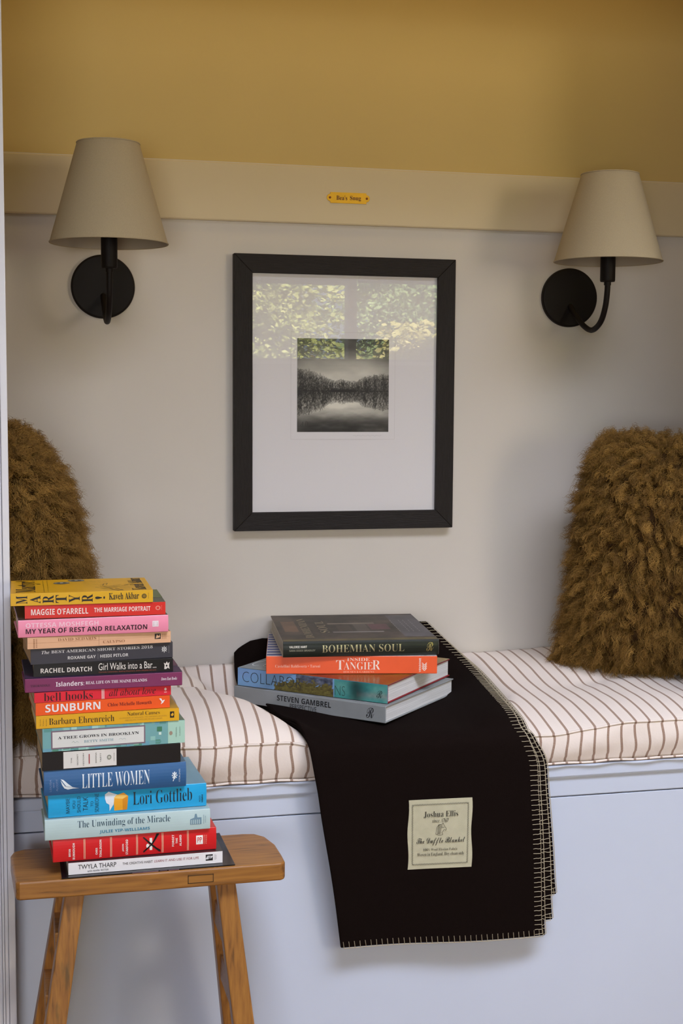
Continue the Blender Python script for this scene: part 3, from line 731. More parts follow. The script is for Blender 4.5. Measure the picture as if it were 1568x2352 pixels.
def book(x, y, z, L, t, D, rot, spine, top, label, hard=False, pages='cdbb94', bulge=0, gloss=.38, group=None, edge=None, name='book', bottom=None, head_gap=None):
    r = empty(name, (x, y, z), R(rot), label=label, cat='book', group=group)
    t = t-.0003
    th = .0024 if hard else .0006
    ov = .003 if hard else .0006
    n = 9 if bulge else 2
    front = [(bulge*(2*q-1)**2, t*q) for q in np.linspace(0, 1, n)]
    inner = [(max(th, bulge)+.0002+.0*q, t*q) for q in (0, 1)]
    # cover: outline in (y,z): bottom board, spine, top board
    outl = [(D, 0)]+front+[(D, t), (D, t-th)]+[(th+bulge*.7, t-th), (th+bulge*.7, th)]+[(D, th)]
    m = MB(); k = len(outl)
    pts = [(0, a, b) for a, b in outl]+[(L, a, b) for a, b in outl]
    f = [(i, (i+1) % k, k+(i+1) % k, k+i) for i in range(k)]
    mi = []
    for i in range(k):
        if i == 0: mi.append(2)
        elif i < n: mi.append(0)
        elif i == n: mi.append(1)
        else: mi.append(3)
    # end caps as quads strips
    io = len(outl)-1
    f2 = []
    b0, b1, t1, t0, s1, s0, bb = 0, 1, n, n+1, n+2, n+3, n+4   # indices
    f2.append((0, io, n+4, 1)); 
    caps = [(0, 1, n+4, io)] + [tuple([1]+list(range(2, n+1))+[n+3, n+4])] + [(n, n+1, n+2, n+3)]
    for cp in caps:
        f.append(tuple(cp[::-1])); f.append(tuple(q+k for q in cp)); mi += [3, 3]
    ms = [mat('cover_'+(spine if isinstance(spine, str) else 'x')+str(int(gloss*100)), spine, gloss, noise=.03, nscale=40),
          mat('cover_'+top+str(int(gloss*100)), top, gloss, noise=.05, nscale=25),
          mat('cover_'+(bottom or top)+str(int(gloss*100)), bottom or top, gloss),
          mat('cover_'+(edge or spine)+'e', edge or spine, .6)]
    mesh('cover', pts, f, ms, r, mi=mi, bevel=.0012 if hard else .0003, seg=2)
    pb = MB(); pb.box(ov, L-ov, th+bulge*.7+.0002, D-ov, th+.0001, t-th-.0001); pb.build('page_block', page_mat(pages), r)
    SP = lambda a, b, l=0: (a*L, bulge*(2*b-1)**2-l, b*t)
    TP = lambda a, b, l=0: (a*L, b*D, t+l)
    sp = Ink(SP, [q/8 for q in range(1, 8)] if bulge else ()); tp = Ink(TP)
    return r, sp, tp, L, t, D
def fin(B, rough=.5, metal=()):
    r, sp, tp = B[:3]
    sp.build('spine_lettering', r, rough, metal); tp.build('cover_lettering', r, rough, metal)
G1 = 'books stacked on the wooden stool'
X = dict(
 twyla=(-.3326, -.6620, .3756, .2306, .0185, 1), alamo=(-.3547, -.6582, .3941, .2447, .0349, 2), unw=(-.3661, -.6605, .4289, .2458, .0318, 1),
 lori=(-.3606, -.6555, .4608, .2368, .0362, 3), little=(-.3664, -.6641, .4969, .2100, .0383, 2), secret=(-.3683, -.6627, .5352, .2037, .0284, 2.5),
 tree=(-.3674, -.6638, .5636, .2099, .0350, 3.5), natural=(-.3762, -.6631, .5986, .2095, .0193, 2.5), sunburn=(-.3766, -.6620, .6179, .1971, .0191, 4),
 hooks=(-.3782, -.6626, .6370, .2006, .0153, 4), island=(-.3915, -.6615, .6522, .2297, .0211, 1.5), girl=(-.3788, -.6531, .6734, .2036, .0197, .5),
 best=(-.3826, -.6589, .6930, .2087, .0235, 4.5), calypso=(-.3869, -.6626, .7166, .2094, .0174, 4), year=(-.3999, -.6653, .7339, .2180, .0262, 2.5),
 marriage=(-.3900, -.6542, .7601, .2037, .0194, 0), martyr=(-.4097, -.6565, .7796, .2048, .0184, 0))
def bk(key, D, spine, top, label, **k):
    x, y, z, L, t, rot = X[key]
    return book(x, y, z, L, t, D, rot, spine, top, label, group=G1, **k)
WH, BK = 'f0eeea', '14110f'

# thin black book lying on the stool seat
B = book(-.3425, -.6715, .3737, .2580, .0019, .152, .6, '141214', '17151a', 'thin black glossy book lying lowest, flat on the stool seat', group=G1, gloss=.18, pages='e8e4de')
for a0, a1, c_ in ((.40, .47, '6f4c5e'), (.46, .55, '8a6478'), (.56, .60, '5c3d4c'), (.61, .67, '7a566a')): B[1].rect(a0, a1, .2, .8, c_)
fin(B)

B = bk('twyla', .152, 'ebe9ec', '2a2a2c', 'white spined paperback with thin black lettering, just above the thin black book', gloss=.3, pages='ddd4c0')
s = B[1]
s.text('TWYLA THARP', 'sans', .062, .305, .42, .80, '1b1a1e'); s.text('with MARK REITER', 'sansm', .12, .255, .14, .30, '1b1a1e')
s.text('THE CREATIVE HABIT', 'sans', .345, .54, .50, .70, '3a3034'); s.text('LEARN IT AND USE IT FOR LIFE', 'sans', .550, .842, .50, .70, '9a4a52')
s.rect(.888, .935, .28, .80, '17161a'); s.line([(.895, .4), (.91, .7), (.915, .45), (.928, .68)], .02, 'd8d8dc'); s.rect(.948, .951, .30, .78, '9a989c'); s.rect(.956, .958, .34, .74, '9a989c')
fin(B)

B = bk('alamo', .158, 'd41f24', 'c41c20', 'bright red hardback with fine white bands and a scrawled black cross on its spine', hard=True, bulge=.002, gloss=.3, pages='cdbb94')
s = B[1]
for u_ in (.189, .349, .507, .664, .821):
    s.rect(u_-.005, u_-.002, .06, .94, 'e8c9a8'); s.rect(u_+.002, u_+.005, .06, .94, 'e8c9a8')
for t_, a0, a1, b0, b1 in (('BRYAN', .094, .106, .22, .56), ('BURROUGH', .118, .131, .08, .80), ('CHRIS', .255, .267, .22, .52), ('TOMLINSON', .279, .292, .08, .86), ('JASON', .416, .428, .26, .60), ('STANFORD', .438, .452, .10, .78),
        ('FORGET', .722, .735, .30, .82), ('THE', .745, .757, .42, .66), ('ALAMO', .768, .781, .30, .78)): s.text(t_, 'sansb', a0, a1, b0, b1, WH, 90)
s.rect(.584, .600, .22, .76, WH); s.disc(.572, .42, .009, WH, ry=.1)
cr = BK
s.line([(.547, .80), (.600, .42), (.648, .12)], .012, cr); s.line([(.640, .92), (.600, .50), (.548, .16)], .012, cr)
for q in range(6): s.line([(.547+.002*q, .82-.02*q), (.600, .47-.01*q), (.648, .15+.01*q)], .007, cr, .0006); s.line([(.640-.002*q, .93), (.598+.001*q, .52), (.548, .14+.012*q)], .007, cr, .0006)
s.rect(.872, .915, .30, .70, WH); s.text('P', 'sans', .880, .893, .38, .62, 'd41f24', lift=.0006); s.text('P', 'sans', .895, .908, .38, .62, 'd41f24', lift=.0006)
s.text('PENGUIN', 'sansm', .921, .928, .3, .7, 'e8a090', 90); s.text('PRESS', 'sansm', .932, .939, .3, .7, 'e8a090', 90)
fin(B)

B = bk('unw', .156, 'b9d0d2', '9fb9bc', 'pale grey green hardback with thin dark lettering above the red banded one', hard=True, bulge=.0015, gloss=.45, pages='d8d0bc')
s = B[1]
s.text('The Unwinding of the Miracle', 'serif', .195, .753, .44, .86, '2d4a5c'); s.text('JULIE YIP-WILLIAMS', 'sansb', .325, .628, .16, .34, '3d86a8')
s.poly([(.875, .28), (.945, .28), (.945, .62), (.92, .62), (.915, .80), (.905, .80), (.90, .62), (.875, .55)], '6f8fa2')
for q in range(5): s.rect(.882+.012*q, .887+.012*q, .3, .52, 'b9d0d2', .0005)
s.text('RANDOM', 'sansm', .955, .961, .30, .72, '6f8fa2', 90); s.text('HOUSE', 'sansm', .966, .972, .34, .68, '6f8fa2', 90)
fin(B)

B = bk('lori', .156, '2aa6de', '5f8ea4', 'bright sky blue hardback with a yellow tissue box on its spine', hard=True, bulge=.002, gloss=.22, pages='cdb98e')
s = B[1]; N = '10303e'
for t_, a0, a1, b0, b1 in (('MAYBE', .110, .132, .17, .80), ('YOU', .150, .168, .33, .68), ('SHOULD', .178, .200, .17, .84), ('TALK', .215, .245, .22, .80), ('TO', .262, .278, .38, .60), ('SOMEONE', .289, .313, .12, .90)):
    s.text(t_, 'sansm', a0, a1, b0, b1, N, 90)
s.poly([(.410, .12), (.490, .13), (.497, .70), (.470, .86), (.425, .78), (.405, .66)], 'f0a824', .0003)
s.poly([(.405, .66), (.425, .80), (.495, .74), (.462, .60)], 'f7c964', .0005); s.poly([(.490, .13), (.497, .70), (.462, .60), (.462, .12)], 'd98d18', .0005)
s.poly([(.352, .66), (.352, .84), (.375, .94), (.405, .86), (.43, .80), (.41, .66), (.405, .40), (.392, .26), (.38, .12), (.378, .40), (.36, .48)], 'dfe8f2', .0004)
s.text('Lori Gottlieb', 'serif', .527, .905, .30, .86, '0f2430')
s.text('HMH', 'sansb', .966, .976, .18, .52, N, 90); s.text('AOO', 'sans', .950, .960, .20, .48, N, 90)
fin(B)

B = bk('little', .150, '2f5f92', '3d5c74', 'deep blue hardback with a white feather and large white lettering on its spine', hard=True, bulge=.004, gloss=.42, pages='cdbb94')
s = B[1]
s.text('LITTLE WOMEN', 'serif', .262, .738, .22, .80, 'e4eef4')
for t_, a0, a1 in (('LOUISA', .040, .052), ('MAY', .062, .073), ('ALCOTT', .084, .097)): s.text(t_, 'sansm', a0, a1, .18 if len(t_) > 3 else .34, .66 if len(t_) > 3 else .54, '8d9dc4', 90)
s.poly([(.112, .66), (.135, .62), (.165, .46), (.195, .32), (.245, .245), (.20, .25), (.165, .22), (.14, .28), (.125, .42)], 'e4eef4')
s.line([(.112, .66), (.15, .36), (.25, .245)], .006, '2f5f92', .0006)
for q in range(8):
    a = q*math.pi/4; s.line([(.915, .50), (.915+.016*math.cos(a), .50+.12*math.sin(a))], .008, 'e4eef4'); s.disc(.915+.016*math.cos(a), .50+.12*math.sin(a), .0042, 'e4eef4', ry=.03)
s.line([(.915, .5), (.905, .26)], .006, 'e4eef4'); s.text('STERLING', 'sansm', .946, .955, .22, .74, 'e4eef4', 90)
fin(B)

B = bk('secret', .132, '1b1717', '1b1818', 'black paperback with a white title box printed on its spine', gloss=.35, pages='c4a878')
s = B[1]
s.rect(.150, .530, .06, .95, 'dedbd6')
for t_, a0, a1, b0, b1 in (('THE', .203, .211, .32, .62), ('SECRET', .246, .255, .20, .80), ('HISTORY', .288, .297, .16, .84), ('DONNA', .378, .387, .26, .82), ('TARTT', .411, .420, .28, .78), ('VINTAGE', .510, .515, .3, .74)):
    s.text(t_, 'sansm', a0, a1, b0, b1, '38363a', 90, .0006)
s.rect(.330, .337, .24, .76, 'a02c34', .0006); s.disc(.477, .52, .016, '8a8c82', .0006, ry=.13); s.disc(.477, .52, .009, 'c6c6ba', .0008, ry=.07)
fin(B)

B = bk('tree', .135, '74a8aa', '5a6a50', 'thick teal patchwork paperback with a framed cream title panel', gloss=.4, pages='c4a878')
s = B[1]
g = random.Random(4)
for i in range(46):
    a = g.uniform(0, .82); b = g.choice([g.uniform(0, .12), g.uniform(.84, .93), g.uniform(0, .9) if a > .72 else .0]); wv = g.uniform(.02, .06); hv = g.uniform(.08, .20)
    s.rect(a, min(.88, a+wv), max(0, b), min(1, b+hv), g.choice(['8fc0b8', '5c9590', '4f8a76', 'a5cfc8', '6aa0b4', '87b3a0']), .00012+.000002*i)
s.rect(.878, .999, .01, .99, 'a9cfbe', .0003)
s.rect(.058, .716, .10, .89, '7c6a78', .0004); s.rect(.068, .706, .16, .83, 'd9dad6', .0006)
s.text('A TREE GROWS IN BROOKLYN', 'serifb', .105, .670, .52, .64, '2c2c34', lift=.0009); s.text('BETTY SMITH', 'serifb', .285, .490, .30, .41, '8aa6b0', lift=.0009)
for a in (.20, .53): s.line([(a, .34), (a+.012, .40), (a+.024, .33), (a+.036, .39), (a+.048, .33)], .003, '9fb4b4', .0009)
s.rect(.800, .835, .58, .78, '3f7a5c', .0006); s.rect(.812, .830, .42, .54, 'cfe4dc', .0006)
s.disc(.899, .46, .012, '9c8a78', .0006, ry=.09); s.text('PERENNIAL', 'sansm', .934, .941, .28, .72, '4f6a60', 90, .0006); s.text('CLASSICS', 'sansm', .960, .967, .32, .72, '4f6a60', 90, .0006)
fin(B)

B = bk('natural', .135, 'e0a81c', 'c08f10', 'golden yellow paperback with dark brown lettering between the orange and teal ones', gloss=.38, pages='d6bf8a')
s = B[1]
s.text('Barbara Ehrenreich', 'serif', .088, .540, .26, .78, '3a2610'); s.text('Natural Causes', 'serif', .632, .862, .62, .92, '3a2610')
s.text('AN EPIDEMIC OF WELLNESS, THE CERTAINTY OF DYING,', 'sansm', .575, .915, .40, .50, 'a8802a'); s.text('AND KILLING OURSELVES TO LIVE LONGER', 'sansm', .615, .880, .22, .32, 'a8802a')
for t_, a0, a1 in (('New York', .025, .032), ('Times', .045, .052), ('Bestseller', .066, .073)): s.text(t_, 'serif', a0, a1, .2, .75, '7a5c20', 90)
s.rect(.935, .965, .26, .76, '1e1710'); s.poly([(.94, .5), (.955, .68), (.962, .5), (.95, .36)], 'e0a81c', .0006)
fin(B)

B = bk('sunburn', .128, 'ef5a1d', '6a1f14', 'bright orange paperback with bold white lettering', gloss=.4, pages='c9aa78')
s = B[1]
s.text('SUNBURN', 'sansb', .070, .475, .22, .84, 'ece6e8'); s.text('Chloe Michelle Howarth', 'serifb', .530, .862, .38, .66, '7a1c10')
s.poly([(.918, .78), (.934, .78), (.945, .56), (.951, .64), (.962, .64), (.952, .48), (.95, .42), (.93, .3), (.938, .5)], 'ece6e8')
fin(B)

B = bk('hooks', .128, 'dd2436', '5c1520', 'thin crimson paperback with black lettering under the plum one', gloss=.4, pages='c9aa78')
s = B[1]
s.text('bell hooks', 'serif', .068, .420, .10, .92, '3a0f12'); s.text('all about love', 'it', .540, .885, .24, .92, '2e0d10')
s.rect(.485, .489, .02, .98, 'f0d8d4'); s.rect(.493, .4965, .02, .98, 'f0d8d4'); s.rect(.500, .504, .02, .98, 'f0d8d4')
s.disc(.958, .62, .009, 'f0d0cc', ry=.14); s.rect(.948, .968, .28, .34, 'f0d0cc')
fin(B)

B = bk('island', .150, '7c2a58', '2b2c48', 'plum purple hardback with small white lettering above the crimson one', gloss=.5, hard=True, pages='b89a70')
s = B[1]
s.text('THORNDIKE', 'serifb', .035, .158, .40, .56, '3f1430'); s.text('Islanders:', 'sansb', .193, .370, .36, .70, 'e8dce4')
s.text('REAL LIFE ON THE MAINE ISLANDS', 'serifb', .380, .770, .42, .63, 'e8dce4'); s.text('Down East Books', 'bit', .862, .965, .44, .66, 'e8dce4')
B[2].rect(.0, 1, 0, .25, '3c2344'); B[2].rect(.72, 1, .3, 1, '5a3348', .0003)
fin(B)

B = bk('girl', .130, '14100f', '1d1a1c', 'black paperback with white lettering and a cat silhouette on its spine', gloss=.35, pages='b99f78')
s = B[1]
s.text('RACHEL DRATCH', 'sansb', .050, .412, .28, .64, 'dcd4cc'); s.text('Girl Walks into a Bar...', 'sans', .460, .877, .32, .86, 'e6e0d8')
s.text('Comedy Calamities, Dating Disasters, and a Midlife Miracle', 'sansm', .462, .877, .10, .22, 'a8503c')
s.poly([(.935, .2), (.938, .5), (.932, .7), (.945, .62), (.955, .80), (.962, .62), (.975, .75), (.970, .45), (.975, .2), (.96, .3), (.95, .2)], 'd8d0c8')
s.disc(.953, .46, .006, '14100f', .0005, ry=.08)
fin(B)

B = bk('best', .135, '3d3b42', '2b2a2e', 'charcoal grey paperback with two lines of pale lettering and a ship wheel mark', gloss=.4, pages='b89058')
s = B[1]
s.text('The', 'bit', .075, .128, .64, .86, 'c9c6c4'); s.text('BEST AMERICAN SHORT STORIES 2018', 'serifb', .142, .855, .66, .86, 'c9c6c4')
s.text('ROXANE GAY', 'sansb', .255, .450, .22, .42, 'd2cfcc'); s.text('HEIDI PITLOR', 'sansb', .482, .680, .22, .42, 'd2cfcc'); s.rect(.465, .4665, .15, .5, '8c8a88')
for q in range(8):
    a = q*math.pi/4; s.line([(.938, .55), (.938+.023*math.cos(a), .55+.22*math.sin(a))], .004, 'd8d6d2')
for q in range(20):
    a = q*math.pi/10; b_ = a+math.pi/10; s.line([(.938+.014*math.cos(a), .55+.135*math.sin(a)), (.938+.014*math.cos(b_), .55+.135*math.sin(b_))], .006, 'd8d6d2')
s.text('MARINER', 'sansm', .968, .974, .3, .78, '8c8a88', 90)
fin(B)

B = bk('calypso', .132, 'dfae88', 'a87a5c', 'peach paperback with faded brown lettering under the pink one', gloss=.45, pages='c9a06c')
s = B[1]
s.text('DAVID SEDARIS', 'serif', .208, .472, .58, .84, '94603e'); s.text('CALYPSO', 'serif', .520, .672, .22, .46, '94603e')
s.rect(.491, .4925, .10, .88, '94603e'); s.rect(.005, .491, .50, .515, 'b58460'); s.rect(.491, .995, .56, .575, 'c0906c')
for q in range(9): s.rect(.040, .050, .08+.09*q, .13+.09*q, '94603e'); s.rect(.058, .066, .10+.09*q, .14+.09*q, '94603e')
s.rect(.885, .928, .36, .84, '241c20'); s.poly([(.892, .42), (.90, .78), (.912, .6), (.92, .8), (.922, .5)], 'dfae88', .0006)
for a in (.938, .950, .962): s.text('BACK BAY', 'sansm', a, a+.006, .36, .82, '94603e', 90)
fin(B)

B = bk('year', .140, 'f090ac', '4a3a38', 'pink hardback with one white and one black line of lettering', hard=True, bulge=.0015, gloss=.35, pages='d8caa8')
s = B[1]
s.text('OTTESSA MOSHFEGH', 'sansb', .050, .528, .56, .82, 'f4c2d0'); s.text('MY YEAR OF REST AND RELAXATION', 'sansb', .050, .855, .22, .50, '3a1a26')
s.rect(.890, .932, .34, .68, 'eadce0'); s.frame(.898, .924, .40, .62, .003, 'd0b4be', .0005)
fin(B)

B = bk('marriage', .128, 'd9281e', '2f3a26', 'red paperback with chunky white lettering directly under the yellow top book', gloss=.35, pages='c4a880')
s = B[1]
s.text("MAGGIE O'FARRELL", 'sansb', .044, .445, .26, .72, 'f2dcd6'); s.text('THE MARRIAGE PORTRAIT', 'sansb', .487, .890, .34, .70, 'f2dcd6')
s.disc(.945, .54, .018, 'e88878', ry=.18); s.disc(.945, .54, .010, 'd9281e', .0005, ry=.10); s.text('VIN', 'sansm', .968, .974, .35, .72, 'e88878', 90)
B[2].rect(.80, 1, .35, 1, '5f6a44'); fin(B)

B = bk('martyr', .138, 'dca80e', 'd9a20c', 'yellow paperback with black lettering and drawings on its cover, topmost of the tall stack', gloss=.45, pages='d6bf8a')
s = B[1]; K = '181208'
for ch, a0, a1 in (('M', .038, .115), ('A', .134, .206), ('R', .222, .298), ('T', .312, .388), ('Y', .404, .480), ('R', .495, .571), ('!', .588, .658)):
    s.text(ch, 'serifb', a0, a1, .17 if ch != '!' else .38, .80 if ch != '!' else .60, K, 90)
s.text('Kaveh Akbar', 'serifb', .686, .900, .30, .86, K); s.disc(.937, .52, .018, '5c4810', ry=.2); s.disc(.937, .52, .012, '8c6c10', .0005, ry=.13)
s.text('VINTAGE', 'sansm', .965, .971, .3, .78, '8c6c10', 90)
p = B[2]
p.text('Martyr!', 'serifb', .035, .215, .07, .93, K, 90); p.text('Kaveh Akbar', 'serifb', .855, .960, .05, .95, K, 90)
for q in range(26): p.rect(.232, .236, .06+.034*q, .083+.034*q, '5a480c'); p.rect(.262, .265, .06+.034*q, .08+.034*q, '8c7210')
for (a, b, rr) in ((.368, .70, .060), (.480, .88, .062)):
    p.disc(a, b, rr, '6d6a5c', .0003, 28, rr*1.45); p.disc(a, b, rr*.86, '8c897a', .0004, 28, rr*1.25); p.disc(a, b, rr*.62, '3c3a34', .0005, 28, rr*.9)
    p.disc(a, b, rr*.22, 'c8c4b0', .0007, 12, rr*.4)
g = random.Random(11)
for i in range(34):
    a, b = g.uniform(.62, .82), g.uniform(.08, .46); L_ = g.uniform(.03, .10); th_ = g.uniform(-.6, 1.0)
    p.line([(a, b), (a+L_*math.cos(th_)*.6, b+L_*math.sin(th_)), (a+L_*math.cos(th_), b+L_*math.sin(th_)*1.6+.01)], .0040, K)
p.line([(.60, .30), (.66, .20), (.72, .17), (.66, .36), (.60, .30)], .004, K)
p.line([(.70, .16), (.76, .02), (.79, .05), (.74, .2)], .010, K); p.line([(.66, .42), (.67, .55), (.70, .60), (.69, .48)], .005, K)
for i in range(16):
    a, b = g.uniform(.52, .68), g.uniform(.50, .80); p.line([(a, b), (a+.012, b+.02), (a+.02, b-.01)], .0028, '8c6c10')
fin(B)

# books on the bench ----------------------------------------------------------
G2 = 'art books stacked on the blanket'
# grey monograph
B = book(-.0124, -.1994, .5170, .320, .0305, .273, -43.7, '8b8f92', '84888a', 'large grey clothbound art book lowest of the four on the blanket', hard=True, gloss=.8, pages='d9dadd', edge='8b8f92', group=G2)
s = B[1]
s.text('STEVEN GAMBREL', 'sansb', .298, .655, .46, .80, '202226'); s.text('PERSPECTIVE', 'sans', .385, .562, .08, .38, '34363a')
s.text('R', 'script', .880, .930, .20, .82, '202226'); fin(B)
GAM = B[0]
# blue jacket with photograph
B = book(-.0055, -.2000, .5478, .310, .0338, .272, -41.5, '6f9fc9', '6f7a80', 'art book in a photo jacket, blue spine with olive trees, second from the bottom', hard=True, gloss=.25, pages='dcdcde', edge='7c1620', group=G2)
r, s, tp, L, t, D = B
def fn(u, v):
    bl = np.stack([.42+.1*v, .62+.08*v, .80+.06*v])
    bl = np.stack([.44+.05*fbm(u*6, v*3, 1), .60+.05*fbm(u*6, v*3, 2), .80+.04*fbm(u*5, v*3, 3)])
    ft = fbm(u*70, v*12, 31, 4, .65); crown = np.interp(u, [.24, .30, .38, .45, .5, .55, .6, .66], [.25, .50, .68, .62, .70, .55, .66, .50])
    tr = (v < crown+(ft-.5)*.7) & (u > .245+.02*ft) & (u < .655)
    tc_ = np.stack([.25+.35*(ft-.5)+.1, .23+.35*(ft-.5)+.09, .12+.18*(ft-.5)+.03])
    bl = np.where(tr, tc_, bl)
    hs = (u > .40) & (u < .65) & (v > .55) & ~tr
    hc = fbm(u*40, v*8, 41, 3); bl = np.where(hs, np.stack([.25+.5*(hc-.4), .28+.5*(hc-.4), .36+.5*(hc-.4)]), bl)
    te = u > .655
    a = fbm(u*14, v*1.6, 51, 4); b_ = np.stack([.26+.35*(a-.5)+.2*np.exp(-((v-.35)/.2)**2)*(u > .8), .56+.25*(a-.5), .55+.2*(a-.5)])
    dk = np.exp(-((u-.80)/.045)**2); b_ = b_*(1-.45*dk)
    return tuple(np.where(te, b_, bl))
print_panel('spine_print', lambda u, v: np.stack([.0005+u*(L-.001), np.full(u.shape, -.0002), .0005+v*(t-.001)], -1), 200, 34, fn, r, .3)
def fn2(u, v):
    a = fbm(u*7, v*4, 61, 5); w_ = sstep(.30, .40, u+.12*(a-.5))
    g1 = np.stack([.40+.1*a, .46+.1*a, .50+.1*a]); g2 = np.stack([.45+.35*(a-.4), .22+.45*(a-.42)+.12*sstep(.6, 1, u), .10+.15*(a-.5)])
    return tuple(g1*(1-w_)+g2*w_)
print_panel('jacket_print', lambda u, v: np.stack([.0005+u*(L-.001), .0005+v*(D-.001), np.full(u.shape, t+.0002)], -1), 110, 90, fn2, r, .25)
s.text('COLLABOR', 'light', .035, .440, .24, .82, '283038', lift=.0004); s.text('NS', 'light', .662, .728, .14, .66, '24403c', lift=.0004)
s.text('R', 'script', .930, .968, .26, .66, '1c3a38', lift=.0004)
tp.text('CO', 'light', .02, .17, .10, .30, 'c0c8cc', lift=.0004); fin(B)
# orange book
B = book(.0350, -.2720, .5820, .3105, .0330, .235, -11.3, 'ec5a28', 'b9b5b4', 'art book with a plain orange spine and blue striped cover, second from the top', hard=True, gloss=.4, pages='dad8d6', edge='ec5a28', group=G2)
r, s, tp, L, t, D = B
s.text('Castellini Baldissera • Taroni', 'serif', .053, .315, .36, .52, 'f2c4ae'); s.text('INSIDE', 'serif', .472, .604, .72, .90, 'f6ded2')
s.text('T', 'serif', .408, .455, .24, .76, 'f6ded2'); s.text('ANGIE', 'serif', .452, .622, .24, .66, 'f6ded2'); s.text('R', 'serif', .620, .667, .24, .76, 'f6ded2')
s.text('HOUSES & GARDENS', 'serif', .450, .630, .06, .16, 'f2b89e'); s.text('VENDOME', 'sansb', .893, .905, .10, .88, 'f6ded2', 90)
for q in range(4): s.line([(.912, .62-.10*q), (.925, .44-.10*q+.03), (.938, .62-.10*q)], .006, 'f6ded2')
for q in range(9): tp.rect(.004, .45, .03+.107*q, .085+.107*q, '3c4a86', .0003)
fin(B)
# dark jacket on top
B = book(.0612, -.2965, .6152, .2850, .0290, .288, -6, '1f241e', '4a4036', 'dark jacketed art book with metallic lettering, topmost of the four on the blanket', hard=True, gloss=.3, pages='c9c2b6', edge='c9c4ba', group=G2, bulge=.003)
r, s, tp, L, t, D = B
s.text('VALORIE HART', 'sansb', .040, .152, .60, .74, 'e4e0d4'); s.text('SARA ESSEX BRADLEY', 'sansb', .040, .205, .38, .50, '8c8a78')
s.text('BOHEMIAN SOUL', 'serif', .248, .775, .28, .76, 'd8cfa4'); s.text('R', 'script', .918, .965, .26, .82, 'c8b878')
def fn3(u, v):
    a = fbm(u*9, v*6, 71, 5); b_ = fbm(u*3, v*2.2, 77, 4)
    g = .16+.30*(a-.45)+.14*(b_-.5)
    col = np.stack([g*1.15+.01, g*1.0, g*.84])
    def blk(c0, u0, u1, v0, v1, k): 
        m = ((u > u0) & (u < u1) & (v > v0) & (v < v1)); return np.where(m, np.array(k)[:, None]*(.75+.5*a), c0)
    col = blk(col, .36, .68, .60, .66, (.42, .38, .33)); col = blk(col, .36, .70, .28, .33, (.45, .43, .42)); col = blk(col, .40, .50, .34, .58, (.24, .19, .15))
    col = blk(col, .62, .76, .38, .60, (.33, .20, .22)); col = blk(col, .52, .61, .34, .60, (.30, .27, .24)); col = blk(col, .80, 1, .1, .95, (.30, .29, .31))
    col = blk(col, .0, 1, .0, .07, (.34, .30, .17)); col = blk(col, .04, .14, .35, .75, (.38, .29, .22))
    return tuple(col)
print_panel('jacket_print', lambda u, v: np.stack([.0005+u*(L-.001), .004+v*(D-.005), np.full(u.shape, t+.0002)], -1), 150, 100, fn3, r, .5)
tp.text('BOHEMIAN', 'serif', .160, .215, .12, .85, '857a5e', 90); tp.text('SOUL', 'serif', .275, .335, .30, .74, '857a5e', 90)
for a in (.80, .86, .89, .93):
    for q in range(7): tp.rect(a, a+.005, .3+.065*q, .345+.065*q, '7c7a7a', .0004)
fin(B, metal=('d8cfa4', 'c8b878'))

